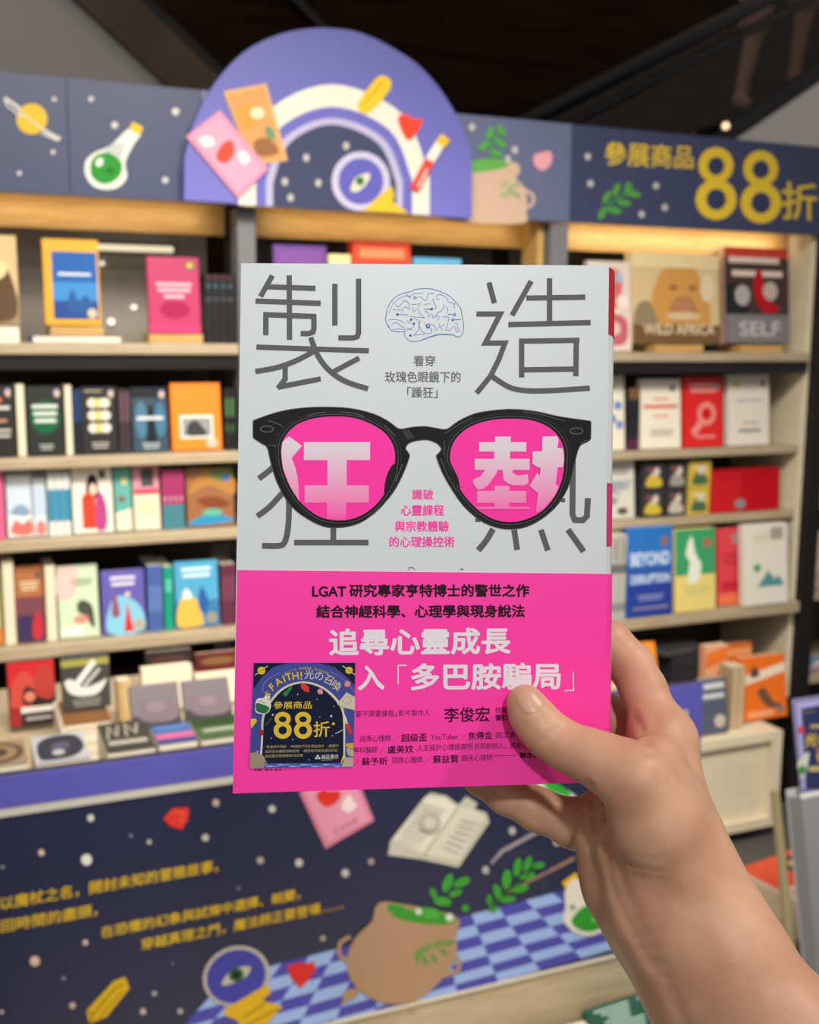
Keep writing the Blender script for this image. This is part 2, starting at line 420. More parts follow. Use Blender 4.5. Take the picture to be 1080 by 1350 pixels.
# LED strips that light the bays from behind the sign
def led(name, x0, x1, power, col, z=1.80):
    o = area(name, ((x0+x1)/2, D+.045, z), ((x0+x1)/2, D+.30, z-.06), x1-x0-.1, .02, power, col)
led('bay_led_light', .0, .66, 0.26, (1.0, .78, .46))
led('bay_led_light', .72, 1.53, 0.29, (1.0, .76, .42))
led('bay_led_light', 1.6, 2.45, 0.65, (1.0, .80, .56))
t = thing('strip_reflection', 'long white glowing tube imitating a reflection in the grey glass behind the blue book', 'lamp', tuple(atY(165, 327, DB-.03)))  # glowing tube added in place of a strip light reflected in the glass
bm = bmesh.new(); tube(bm, [(-.12, 0, 0), (.125, 0, 0)], .008); obj('tube', bm, emit_mat('reflection_glow', '#f6ecc8', .9), t, True)
box('reflection_backing', -.135, .14, .012, .019, -.014, .014, STEEL, t)
for px, py, r, lab in ((135, 347, .006, 'small round white imitated reflection just right of the yellow and blue book'), (147, 424, .0085, 'round white imitated reflection low on the glass above the shelf by the blue book'), (177, 405, .007, 'round white imitated reflection low on the glass halfway to the magenta book')):
    t = thing('lamp_or_reflection', lab, 'lamp', tuple(atY(px, py, DB-.022)), group='small round imitated reflections on the glass back')  # glowing discs added in place of distant lights mirrored by the glass back
    bm = bmesh.new(); tube(bm, [(0, 0, 0), (0, .0115, 0)], r); obj('bulb_or_reflection', bm, emit_mat('reflected_spot_glow', '#f4efe6', .95), t)

# ================================================================== signs above the bookcases
SY = 2.70
NAVY = '#3b415f'
def sign(label, x0, x1, z0, z1, col, Y=SY):
    pl = Plane(((x0+x1)/2, Y, z0), XU, ZV); h = (x1-x0)/2
    t = thing('sign_panel', label, 'sign', matrix=pl.matrix(), group='header signs over the bookcases')
    bm = bmesh.new(); bx(bm, -h+.001, h-.001, 0, z1-z0, -.022, 0); obj('panel', bm, mat(col, 0.4), t)
    global pl_; pl_ = pl
    return t, Art(pl.uv, .0007)
Z0, Z1 = 1.820, 2.076
xs = [atY(-60, 180, SY)[0], atY(90, 180, SY)[0], .58, 1.585, 2.75]
t, A = sign('navy header sign with a yellow ringed planet', xs[0], xs[1], Z0, Z1, '#3e4565')
A.zoom(2, 0, 0)
A.line([(12, 258), (50, 285), (110, 340), (158, 368)], 9, '#c9c8c6'); A.ell(84, 314, 41, 41, '#d2b23c'); A.line([(30, 268), (60, 300), (105, 335), (150, 360)], 3, '#d8d6d0')
A.line([(12, 262), (18, 278), (60, 312)], 5, '#c9c8c6'); A.line([(110, 352), (150, 370), (156, 358)], 5, '#c9c8c6')
for x, y in ((143, 262), (140, 401), (51, 457)): A.ell(x, y, 6, 6, '#c8c4be')
A.build('planet_print', t)
t, A = sign('navy header sign with a flask of green potion', xs[1], xs[2], Z0, Z1, '#3e4565')
A.zoom(2, 0, 0)
A.poly(smooth([(345, 335), (372, 350), (350, 385), (330, 430), (335, 465), (315, 492), (280, 500), (245, 490), (225, 460), (226, 425), (250, 402), (290, 385)], True, 3), '#d9d9d4')
A.poly(smooth([(250, 412), (285, 402), (318, 425), (320, 455), (300, 478), (270, 485), (244, 468), (238, 440)], True, 3), '#2e8a34')
A.poly([(270, 405), (300, 375), (330, 380), (318, 420), (295, 400)], '#b9bdbd'); A.ell(262, 428, 9, 12, '#dfe8dc', 30); A.ell(290, 450, 12, 8, '#1f6a28')
A.poly([(350, 322), (378, 336), (368, 355), (340, 340)], '#e0b92f')
for x, y, r in ((302, 330, 9), (463, 294, 10), (240, 261, 7), (436, 475, 8)): A.ell(x, y, r, r, '#c8c4be')
A.build('flask_print', t)
t, A = sign('blue-grey header sign with a cauldron and sprig of leaves', xs[2], xs[3], Z0, Z1, '#5d6384')
A.zoom(2, 540, 0)
A.line([(100, 500), (76, 520), (74, 560), (100, 570)], 9, '#c5a995', curve=3); A.line([(300, 500), (325, 515), (322, 540), (300, 548)], 8, '#c5a995', curve=3)
A.blob([(105, 440), (150, 430), (240, 425), (285, 432), (290, 455), (280, 470), (305, 500), (308, 560), (290, 590), (95, 580), (90, 545), (98, 490), (112, 460)], '#c3a793')
A.blob([(120, 440), (160, 425), (220, 418), (262, 430), (240, 445), (160, 455)], '#5fa14f')
A.line([(212, 425), (215, 390), (225, 350)], 6, '#3f8a3a')
for x, y, r in ((195, 385, -40), (210, 352, -70), (240, 345, 60), (238, 378, 40), (228, 405, 20)): A.ell(x, y, 18, 9, '#4d9a45', r)
for k in range(6): A.ell(250+(k % 3)*16, 485+(k//3)*20+(k % 2)*8, 12, 5, '#8fa878', -50+20*k)
A.blob([(350, 402), (372, 400), (374, 430), (350, 450), (328, 432), (330, 408)], '#d89aa6'); 
for x, y in ((165, 335), (258, 420), (278, 395)): A.ell(x, y, 8, 10, '#b9b4b0')
A.build('cauldron_print', t)
t, A = sign('navy header sign with yellow 88 discount lettering', xs[3], xs[4], Z0, Z1, '#363c5c')
A.zoom(2, 540, 0)
A.text('參展商品', (514, 436), (748, 446), 64, '#d8b838', .015)
A.build('discount_lettering', t)
for cx, cy in ((808, 484), (926, 493)):
    A = Art(pl_.uv, .0007).zoom(2, 540, 0)
    A.ell(cx, cy-48, 46, 48, '#dcbb35'); A.ell(cx, cy+42, 54, 54, '#dcbb35'); A.ell(cx, cy-46, 22, 24, '#363c5c'); A.ell(cx, cy+42, 26, 28, '#363c5c'); A.build('discount_digit', t)
A = Art(pl_.uv, .0007).zoom(2, 540, 0)
A.text('折', (980, 578), (1075, 583), 100, '#d8b838', .012); A.build('discount_lettering', t); A = Art(pl_.uv, .0007).zoom(2, 540, 0)
A.line([(510, 570), (530, 535), (590, 495)], 5, '#3f8a3a')
for x, y, r in ((520, 520, -60), (545, 500, -70), (575, 498, -80), (540, 555, 10), (565, 535, 10), (590, 512, 10), (508, 562, -60)): A.ell(x, y, 19, 9, '#4d8f45', r)
for x, y in ((470, 413), (477, 484), (650, 490), (673, 547), (612, 565)): A.ell(x, y, 8, 9, '#b9b4b0')
A.build('leaf_sprig_print', t)

# round arch standing in front of the header
AY = 2.655
pl = Plane((1.12, AY, 1.815), XU, ZV)
t = thing('arch_sign', 'big violet arch sign with a white rainbow, tarot cards and crystal ball', 'sign', matrix=pl.matrix())
out = [(243, 264), (243.5, 210), (255, 165), (280, 115), (320, 70), (370, 45), (425, 37), (480, 45), (540, 77), (570, 105), (595, 140), (613, 178), (621, 205), (622.5, 240), (622, 288)]
bm = bmesh.new(); prism(bm, [pl.uv(*p) for p in [out[0]]+smooth(out[1:-1], False, 4)+[out[-1]]], -.03, 0.0, 2)
obj('panel', bm, grad_mat('violet_print', '#6a68b8', '#585a9c', .02, .42), t)
A = Art(pl.uv, .0007); A.zoom(2.7, 230, 60)
def dome(x0, yb0, xt, yt, x1, yb1, c, ym):
    A.poly([(x0, yb0)]+smooth([(x0, ym), (x0+(xt-x0)*.28, ym-(ym-yt)*.68), (xt, yt), (x1-(x1-xt)*.28, ym-(ym-yt)*.68), (x1, ym)], False, 6)+[(x1, yb1)], c)
dome(228, 568, 560, 138, 908, 604, '#d3d0c4', 470)
dome(290, 570, 560, 218, 846, 602, '#6463b0', 480)
dome(325, 572, 560, 258, 812, 600, '#a9a6c4', 480)
dome(350, 573, 558, 282, 788, 599, '#3d4260', 490)
for x, y in ((610, 358), (468, 400), (511, 490), (392, 485), (412, 542)): A.ell(x, y, 11, 14, '#b0aaa8')
A.ell(662, 484, 104, 106, '#b5b2cc'); A.ell(662, 484, 80, 82, '#5a58a8')
A.blob([(625, 510), (645, 470), (690, 455), (690, 480), (660, 515), (635, 522)], '#c8c4b0'); A.ell(658, 483, 15, 16, '#3f7a3c'); A.ell(658, 483, 6, 7, '#18201c')
A.poly([(668, 590), (745, 520), (770, 500), (780, 535), (772, 555), (835, 600)], '#cfae33')
A.poly([(173, 165), (325, 136), (402, 410), (250, 432), (235, 330)], '#cfa06a'); A.poly([(188, 178), (316, 152), (386, 400), (262, 418)], '#c4915a')
A.ell(262, 250, 32, 45, '#d88f3e', -10); A.ell(293, 242, 26, 22, '#d8c8a8'); A.blob([(280, 345), (330, 330), (370, 380), (300, 395)], '#8a6040'); A.blob([(320, 300), (340, 290), (358, 330), (335, 330)], '#5a8a70')
A.poly([(40, 325), (160, 232), (332, 440), (225, 545)], '#d58ba8'); A.poly([(58, 326), (156, 250), (312, 440), (226, 522)], '#dc98b2')
A.blob([(185, 340), (205, 345), (210, 385), (180, 420), (148, 405), (155, 370)], '#d84a3c'); A.blob([(85, 335), (125, 325), (140, 355), (105, 362)], '#e8d8d4'); A.blob([(222, 385), (250, 380), (265, 410), (240, 425)], '#e8d8d4')
A.poly(smooth([(655, 200), (715, 120), (740, 108), (765, 120), (768, 155), (700, 235), (665, 240), (655, 225)], True, 2), '#d6b42e'); A.line([(672, 212), (742, 128)], 6, '#b8961f')
A.blob([(798, 250), (830, 248), (848, 262), (880, 262), (872, 295), (832, 338), (800, 285)], '#dd4030')
A.line([(850, 515), (905, 410)], 34, '#d64034'); A.line([(905, 410), (945, 345)], 34, '#d9d6cc'); A.line([(940, 355), (962, 328)], 38, '#d8b22f'); A.line([(862, 505), (895, 440)], 5, '#f0dcd4')
A.build('rainbow_print', t)

# ================================================================== counter with the printed front board
BY = 1.80
BZ0, BZ1 = .243, .806
pl = Plane((.56, BY, BZ0), XU, ZV)
t = thing('display_board', 'navy printed board with violet top edge, cauldron and yellow verses on the counter front', 'board', matrix=pl.matrix())
bl, br, hh = -.30-.56, 1.402-.56, BZ1-BZ0
bm = bmesh.new(); bx(bm, bl, br, 0, hh, -.02, 0); obj('panel', bm, mat('#242744', 0.36, 0, .4), t)
bm = bmesh.new(); bx(bm, bl, br, hh-.052, hh, 0, .004); bx(bm, br-.035, br, 0, hh-.052, 0, .004); obj('violet_border', bm, mat('#5553a8', 0.4), t)
bm = bmesh.new(); bx(bm, bl, br-.035, hh-.067, hh-.052, 0, .003); bx(bm, br-.052, br-.035, 0.0, hh-.067, 0, .003); obj('white_line', bm, mat('#b9b7ad', 0.4), t)
bm = bmesh.new(); bx(bm, bl, br, -.006, 0, -.02, .003); obj('bottom_edge', bm, mat('#c9c4b8', 0.4), t)
A = Art(pl.uv, .0005, .0)
# chequered ground
def quad(u, v):
    tl, tr, br_, bl_ = map(np.array, ((300, 1288), (836, 1150), (985, 1200), (165, 1437)))
    return tuple((1-v)*((1-u)*tl+u*tr)+v*((1-u)*bl_+u*br_))
nc, nr = 15, 7
vb = [0, .155, .30, .45, .60, .74, .87, 1.0]
def inb(p): q = A.uv(p); return q[1] > .001 and q[0] < br-.052
for i in range(nc):
    for j in range(nr):
        P = [quad(i/nc, vb[j]), quad((i+1)/nc, vb[j]), quad((i+1)/nc, vb[j+1]), quad(i/nc, vb[j+1])]
        Q = [A.uv(p) for p in P]
        Q = [(min(q[0], br-.052), max(q[1], .001)) for q in Q]
        if max(q[1] for q in Q)-min(q[1] for q in Q) < .004 or max(q[0] for q in Q)-min(q[0] for q in Q) < .004: continue
        A.add(Q, [(0, 1, 2, 3)], '#8fa9dc' if (i+j) % 2 else '#4a48a0', 1)
A.build('chequered_ground_print', t)
A = Art(pl.uv, .0004, .0012); A.zoom(2, 0, 1020)
YEL = '#d0ad2e'
A.text('以魔杖之名，開封未知的冒險故事，', (0, 360), (574, 258), 36, YEL, .014); A.build('verse_line', t); A = Art(pl.uv, .0004, .0012).zoom(2, 0, 1020)
A.text('回時間的盡頭，', (2, 420), (256, 374), 35, YEL, .014); A.build('verse_line', t); A = Art(pl.uv, .0004, .0012).zoom(2, 0, 1020)
A.text('在恐懼的幻象與試煉中選擇、蛻變，', (266, 434), (790, 330), 32, YEL, .014); A.build('verse_line', t); A = Art(pl.uv, .0004, .0012).zoom(2, 0, 1020)
A.text('穿越真理之門，魔法師正要登場……', (372, 466), (905, 356), 32, YEL, .014); A.build('verse_line', t); A = Art(pl.uv, .0004, .0012).zoom(2, 0, 1020)
A = Art(pl.uv, .0004, .0012); A.zoom(2, 0, 1020)
for x, y, r, c in ((239, 116, 9, '#c9c6c0'), (109, 207, 8, '#c9b3a4'), (228, 226, 14, '#d8d6d0'), (345, 163, 4, '#8a8894'), (393, 179, 6, '#b5aca4'), (569, 76, 9, '#b5a090'), (717, 92, 9, '#b8b4ae'),
        (541, 168, 9, '#b5b2ae'), (686, 228, 9, '#a89a94'), (788, 234, 10, '#b8b6b0'), (910, 261, 10, '#b0aeb0'), (978, 231, 8, '#a08a80'), (225, 444, 7, '#c9b3a4'), (92, 493, 13, '#cbb09c'), (191, 610, 8, '#c0a898'),
        (407, 578, 6, '#b0a8a4'), (377, 626, 8, '#c0a8a0'), (475, 625, 7, '#a8a0a0'), (851, 433, 7, '#a89484'), (168, 538, 4, '#9a98a4'), (4, 627, 5, '#c0b0a8'), (7, 245, 4, '#9a98a4'), (455, 498, 4, '#6a6880'), (629, 301, 4, '#7a7890')):
    A.ell(x, y, r, r*1.05, c)
A.zoom(2.4545, 380, 1020)
for x, y in ((724, 184), (638, 311), (868, 220)): A.ell(x, y, 11, 13, '#a8a4a4')
A.build('star_print', t)
A = Art(pl.uv, .0004, .0014); A.zoom(2, 0, 1020)
A.poly([(430, 118), (455, 90), (498, 88), (496, 118), (480, 146), (450, 138)], '#c8372c'); A.line([(450, 100), (485, 100), (476, 130)], 4, '#e0564a')
A.poly([(757, 505), (790, 496), (800, 500), (828, 495), (831, 520), (792, 565), (765, 535)], '#c4302c')
A.build('red_gem_print', t)
A = Art(pl.uv, .0004, .0014); A.zoom(2, 0, 1020)
A.poly([(226, 625), (300, 545), (330, 534), (341, 565), (280, 640), (236, 658)], '#c9a421'); A.line([(245, 632), (306, 560), (325, 556)], 4, '#8f7312'); A.line([(262, 640), (322, 572)], 4, '#a8880f'); A.line([(226, 625), (245, 632), (236, 658)], 4, '#8f7312')
A.build('gold_crystal_print', t)
A = Art(pl.uv, .0004, .0016); A.zoom(2, 0, 1020)
A.ell(622, 532, 90, 78, '#aca6a0', -25); A.ell(622, 533, 80, 69, '#42419a', -25)
A.blob([(584, 555), (600, 525), (630, 508), (660, 508), (650, 530), (620, 548)], '#b3ae9c'); A.ell(622, 528, 20, 18, '#2f5a34', -20); A.ell(622, 528, 9, 9, '#15181a')
A.poly([(590, 620), (705, 552), (714, 575), (690, 595), (745, 612), (700, 660), (640, 690), (628, 650), (592, 635)], '#c7a223'); A.line([(640, 640), (700, 602)], 5, '#9a7a12'); A.line([(645, 662), (735, 616)], 4, '#9a7a12')
A.build('crystal_ball_print', t)
A = Art(pl.uv, .0004, .0016); A.zoom(2.4545, 380, 1020)
A.poly([(35, 60), (60, 40), (225, 20), (278, 150), (120, 242)], '#c2768f'); A.poly([(50, 62), (66, 48), (215, 32), (262, 146), (128, 222)], '#cf8aa4')
A.blob([(90, 70), (110, 50), (130, 55), (165, 55), (160, 85), (120, 105)], '#c9302a'); A.blob([(170, 105), (195, 65), (210, 90), (222, 100), (195, 125)], '#dcc8cc'); A.text('Love', (150, 195), (222, 155), 26, '#a05a78')
A.build('love_card_print', t)
A = Art(pl.uv, .0004, .0016); A.zoom(2.4545, 380, 1020)
A.poly([(322, 262), (330, 215), (440, 75), (460, 60), (510, 70), (550, 100), (575, 72), (612, 95), (600, 112), (640, 125), (650, 155), (550, 302), (430, 276)], '#b4b2a6')
A.poly([(336, 212), (446, 72), (505, 76), (545, 108), (440, 262), (400, 240)], '#cfccbf'); A.poly([(545, 108), (590, 108), (636, 140), (548, 285), (440, 262)], '#c6c3b6'); A.line([(548, 108), (436, 262)], 4, '#8f8d84')
for k in range(9): A.line([(352+k*9, 210-k*15), (420+k*10, 235-k*15)], 3, '#8e8c84')
A.ell(455, 155, 34, 30, '#a7a59a'); A.ell(455, 155, 20, 18, '#c2bfb2')
for k in range(6): A.line([(500+k*11, 235-k*18), (548+k*13, 255-k*19)], 3, '#8e8c84')
A.build('open_book_print', t)
A = Art(pl.uv, .0004, .0016); A.zoom(2.4545, 380, 1020)
A.line([(655, 290), (690, 250), (810, 184)], 13, '#8d8890', taper=[.6, 1, 1]); A.line([(700, 388), (925, 272)], 13, '#8a6f60', taper=[.5, 1])
A.line([(690, 300), (735, 255), (800, 260), (830, 320), (815, 400)], 3, '#4a4a66', curve=4)
GR = '#3f9a35'
def leaves(L):
    for x, y, l, wd, r in L: A.ell(x, y, l, wd, GR, r); A.line([(x-l*.6*math.cos(math.radians(r)), y-l*.6*math.sin(math.radians(r))), (x+l*.6*math.cos(math.radians(r)), y+l*.6*math.sin(math.radians(r)))], 3, '#2a7426')
leaves(((515, 352, 30, 14, -70), (560, 350, 28, 13, -25), (498, 412, 28, 14, 10), (468, 385, 18, 9, -110), (540, 385, 22, 10, -20), (572, 434, 11, 11, 0)))
leaves(((705, 340, 32, 14, -85), (740, 300, 30, 12, -80), (773, 290, 26, 11, -70), (808, 295, 20, 10, -10), (772, 330, 26, 11, -10), (750, 370, 26, 12, -15), (710, 405, 24, 10, -10), (676, 382, 28, 11, -110), (650, 408, 18, 8, -95), (663, 438, 16, 9, -5)))
A.line([(640, 440), (700, 385), (800, 300)], 4, '#2a7426')
A.build('leaf_sprig_print', t)
A = Art(pl.uv, .0004, .0020); A.zoom(2.4545, 380, 1020)
PT = '#a08268'
A.line([(200, 525), (168, 545), (165, 585), (190, 600)], 13, PT, curve=4); A.line([(520, 590), (548, 600), (546, 635), (500, 652)], 13, PT, curve=4)
A.poly([(180, 700), (225, 690), (225, 715), (172, 745)], PT); A.poly([(385, 720), (425, 700), (412, 755), (392, 770)], PT)
A.poly(smooth([(280, 432), (310, 412), (400, 425), (500, 445), (552, 470), (548, 500), (540, 530), (545, 575), (520, 630), (470, 690), (400, 735), (320, 742), (250, 715), (200, 660), (188, 600), (215, 530), (270, 475)], True, 3), PT)
A.blob([(318, 430), (345, 418), (400, 438), (440, 428), (500, 448), (540, 472), (500, 486), (420, 480), (350, 465)], '#3c8a30'); A.ell(420, 443, 11, 11, '#c2c8b8'); A.ell(520, 462, 13, 13, '#c8cac0'); A.ell(460, 450, 26, 18, '#4a9c3c')
for x, y, r in ((425, 575, -60), (450, 560, -60), (480, 548, -40), (515, 545, -10), (440, 600, 60), (470, 595, 60), (500, 575, 40), (415, 590, -90)): A.ell(x, y, 20, 8, '#5f8a45', r)
A.build('cauldron_print', t)
A = Art(pl.uv, .0004, .0020); A.zoom(2.4545, 380, 1020)
A.poly([(885, 350), (928, 318), (938, 335), (895, 368)], '#d6ae2c')
A.poly(smooth([(895, 372), (935, 338), (1010, 400), (1060, 470), (1000, 515), (960, 522), (915, 505), (888, 470), (895, 430)], True, 3), '#cfcdc4'); A.blob([(915, 470), (960, 425), (1010, 440), (1040, 480), (980, 508), (935, 500)], '#2f8a2c'); A.ell(985, 470, 10, 9, '#57b04a'); A.ell(918, 430, 9, 9, '#8c8a84')
A.zoom(1, 0, 0); A.blob([(706, 1030), (725, 1030), (755, 1046), (760, 1058), (735, 1052), (712, 1042)], '#c2c6bc'); A.blob([(716, 1029), (735, 1033), (752, 1046), (744, 1049), (722, 1040)], '#2f9a34')
A.build('flask_print', t)

t = thing('display_counter', 'low pale wooden counter holding books behind the navy printed board', 'counter', (.56, BY+.022, 0))
dep = .80
box('worktop', bl, br-.002, .0, dep, .67, .70, WOOD, t, .002)
box('body', bl+.01, br-.012, .02, dep-.02, .24, .67, WOOD, t)
box('plinth', bl, br-.002, -.02, dep, .0, .236, WOOD, t, .002)
t = thing('base_cabinet', 'low cream cabinet with a recessed panel door under the orange books', 'cabinet', (2.05, 2.53, 0))
box('carcass', -.44, .215, .012, .40, .045, .345, CREAM, t, .003)
bm = bmesh.new()
for a in ((-.44, .215, .318, .345), (-.44, .215, .045, .075), (-.44, -.405, .075, .318), (.178, .215, .075, .318)): bx(bm, a[0], a[1], -.014, .0119, a[2], a[3])
obj('door_frame', bm, CREAM, t)
box('door', -.403, .176, .006, .0118, .077, .316, CREAM, t)
box('kickboard', -.43, .205, .05, .38, 0, .044, BLACKM, t)
t = thing('low_platform', 'low cream platform on the floor in front of the navy board', 'platform', (.9, 1.45, 0))
box('top', -.9, .44, -.35, .325, .10, .13, noise_mat('platform_top', '#d6c9ab', '#dfd3b8', (3, 3, 3), 4, 0.5), t, .002)
box('body', -.88, .42, -.33, .31, 0, .10, WOOD, t)
t = thing('low_platform', 'small low wooden box under the red and white magazine', 'platform', (1.78, 1.84, 0))
box('top', -.26, .26, -.14, .13, .23, .25, WOOD, t, .002); box('body', -.25, .25, -.13, .12, 0, .23, WOOD, t)

# ================================================================== books
def make_book(label, w, h, t, cover, prints=(), group=None, name='book', spine=None, hard=False, page_left=False, pages=None):
    """closed book standing on its tail: front towards -Y, spine at the left; base at the middle of the front tail edge"""
    o = thing(name, label, 'book', group=group)
    bt = .003 if hard else .0012; ins = .004 if hard else .0015
    bm = bmesh.new()
    s0, s1 = (w/2-bt, w/2) if page_left else (-w/2, -w/2+bt)
    bx(bm, -w/2, w/2, 0, bt, 0, h, 0, .0004); bx(bm, -w/2, w/2, t-bt, t, 0, h, 0, .0004); bx(bm, s0, s1, bt, t-bt, 0, h, 1)
    obj('cover', bm, [mat(cover, .42), mat(spine or cover, .42)], o)
    pw0, pw1 = (-w/2+ins, w/2-bt) if page_left else (-w/2+bt, w/2-ins)
    box('page_block', pw0, pw1, bt, t-bt, ins, h-ins, pages or PAGES, o)
    if prints:
        A = Art(lambda x, y: (x, y), .0003, .0002)
        A.map = lambda x, y: (-w/2+.001+(w-.002)*x, .001+(h-.002)*y)
        for p in prints:
            k = p[0]
            if k == 'r': A.rect(p[1], p[2], p[3], p[4], p[5])
            elif k == 'e': A.ell(p[1], p[2], p[3], p[4], p[5], 0, 20)
            elif k == 'p': A.poly(p[1], p[2])
            elif k == 'b': A.blob(p[1], p[2], 3)
            elif k == 'l': A.line(p[1], p[2], p[3])
            elif k == 't':
                _, s, x0, x1, y, hh_, c = p[:7]
                A.text(s, (x0, y), (x1, y), -hh_, c, p[7] if len(p) > 7 else 0)
            elif k == 'n':                                  # rows of small type too soft to read
                _, x0, x1, y, hh_, c, n = p
                for i in range(n): A.rect(x0+.03*((i*37) % 3), y-i*hh_*1.9, x1-.03*((i*53) % 4), y-i*hh_*1.9+hh_, c)
        me = A.build('cover_print', o)
        me.rotation_euler = (math.pi/2, 0, 0)
    return o
STK = [('e', .86, .90, .085, .06, '#b9a9d0'), ('e', .87, .885, .05, .032, '#d9b85a')]
def stand(o, x, y, z, tilt=6, yaw=0):
    o.location = (x, y, z); o.rotation_euler = (-math.radians(tilt), 0, math.radians(yaw)); return o
def face(label, px0, px1, pyt, z, Y, cover, prints=(), t=.02, tilt=7, yaw=0, group=None, **kw):
    """a face-out book whose front stands at depth Y between two sight lines, its top at sight line pyt"""
    pm = (pyt+700)/2 if pyt < 700 else pyt
    x0 = atY(px0, pyt+40, Y)[0]; x1 = atY(px1, pyt+40, Y)[0]
    zt = atY((px0+px1)/2, pyt, Y+.02)[2]
    o = make_book(label, x1-x0, (zt-z)/math.cos(math.radians(tilt)), t, cover, prints, group, **kw)
    return stand(o, (x0+x1)/2, Y, z+.0015+t*math.sin(math.radians(tilt)), tilt, yaw)
def dup(root):
    r = root.copy(); COL.objects.link(r)
    for ch in list(root.children):
        c = ch.copy(); COL.objects.link(c); c.parent = r
    return r
def spines(labels, px0, px1, pyt, z, Y, bands, depth=.14, group=None):
    """a run of equal books standing spine out"""
    n = len(labels); x0 = atY(px0, pyt+40, Y)[0]; x1 = atY(px1, pyt+40, Y)[0]; w = (x1-x0)/n
    zt = atY((px0+px1)/2, pyt, Y)[2]; h = zt-z-.001; first = None
    for i, lab in enumerate(labels):
        if first is None:
            o = thing('book', lab, 'book', group=group); g = w-.0012
            bm = bmesh.new()
            bx(bm, -g/2, -g/2+.001, 0, depth, 0, h); bx(bm, g/2-.001, g/2, 0, depth, 0, h); bx(bm, -g/2, g/2, -.001, .001, 0, h)
            obj('cover', bm, mat(bands[0], .45), o)
            box('page_block', -g/2+.001, g/2-.001, .001, depth-.002, .0015, h-.0015, PAGES, o)
            if len(bands) > 1:
                A = Art(lambda x, y: (-g/2+.0004+(g-.0008)*x, h*y), .0003, .0012)
                for b in bands[1:]: A.rect(*b)
                pr = A.build('spine_print', o); pr.rotation_euler = (math.pi/2, 0, 0)
            first = o
        else:
            o = dup(first); o['label'] = lab
        o.location = (x0+w*(i+.5), Y, z+.0015)
def wedge(label, px0, px1, z, Y, h=.022, d=.11):
    x0 = atY(px0, 440, Y)[0]; x1 = atY(px1, 440, Y)[0]
    t = thing('book_stand', label, 'book stand', ((x0+x1)/2, Y-.012, z+.001), group='small wooden book stands')
    wd = (x1-x0)/2
    bm = bmesh.new(); prism(bm, [(0, 0), (d, 0), (d, h+.0), (.012, h), (0, h*1.0)], -wd, wd, 0); obj('ledge', bm, WOODG, t)
    bm = bmesh.new(); prism(bm, [(.078, h+.0002), (.086, h+.0002), (.094, h+.09), (.088, h+.09)], -wd*.6, wd*.6, 0); obj('back_rest', bm, WOODG, t)
    return z+.001+h
NTH = ['lowest', 'second', 'third', 'fourth', 'topmost']
def nth(i, n): return ('lower' if i == 0 else 'upper') if n == 2 else 'topmost' if i == n-1 else NTH[i]
ORD = ['leftmost', 'second', 'third', 'fourth', 'fifth', 'sixth']

# ---- left bookcase, top shelf
z1 = 1.487; Y1 = 2.745
face('tan photo-covered hardback at the left edge of the top shelf, standing on white books', -45, 23, 312, z1+.0385, Y1, '#cfae7c', [('r', 0, 0, 1, .32, '#8f7a5e'), ('b', [(.3, .2), (.6, .7), (.9, .5), (.95, .1), (.5, .02)], '#5b4632'), ('e', .55, .62, .25, .12, '#e0c89a')], .03, 5, hard=True)
for i, (a, lab) in enumerate((('#e4e2de', 'white paperback lying under the tan photo book, lower of two'), ('#efeeea', 'white paperback lying under the tan photo book, upper of two'))):
    o = make_book(lab, .15, .14, .018, a, group='flat white books'); x = atY(-20, 435, Y1)[0]
    o.location = (x, Y1-.02, z1+.0005+.0185*(i+1)); o.rotation_euler = (-math.pi/2, 0, 0)
zb = z1+.021
o = make_book('flat blue and violet book lying under the yellow and blue hardback', .20, .15, .016, '#5a63a8', [], spine='#4d6fb8'); o.location = (atY(100, 435, Y1)[0], Y1-.03, z1+.017); o.rotation_euler = (-math.pi/2, 0, 0)
zz = wedge('small wooden stand under the yellow and blue hardback', 66, 136, z1+.0165, Y1-.005)
face('blue hardback with a wide yellow border and white title on a wooden stand', 58, 131, 318, zz, Y1, '#e0a11c', [('r', .14, .06, .97, .86, '#2a5fa8'), ('r', .14, .06, .97, .28, '#2a4a8c'), ('r', .14, .28, .97, .5, '#3f86c4'), ('n', .25, .85, .58, .03, '#d8e2ea', 1), ('b', [(.4, .25), (.5, .42), (.6, .28), (.75, .35), (.85, .2), (.5, .12)], '#2c5794'), ('e', .85, .13, .09, .06, '#c8b89a')], .028, 4, hard=True, page_left=True, spine='#b5601e')
zz = wedge('small wooden stand under the magenta hardback', 196, 266, z1, Y1-.005)
face('magenta hardback with pale title lettering on a small wooden stand', 196, 264, 341, zz, Y1, '#b02a5e', [('r', .0, .0, 1, .1, '#c93f74'), ('n', .15, .85, .62, .04, '#e3b8c4', 2), ('n', .3, .7, .46, .04, '#e3b8c4', 1), ('e', .5, .3, .3, .12, '#9e2352'), ('e', .83, .9, .12, .075, '#6d5a50'), ('e', .83, .9, .07, .045, '#c9a95a')], .022, 5, hard=True)
spines([f'black hardback spine beside the magenta book, {ORD[i]} of four' for i in range(4)], 270, 309, 362, z1, Y1, ['#17181c', (0.1, .62, .9, .66, '#4c5058'), (.2, .80, .8, .86, '#3a5a60'), (.1, .94, .9, .97, '#6a2c34')], group='black spines on the top shelf')
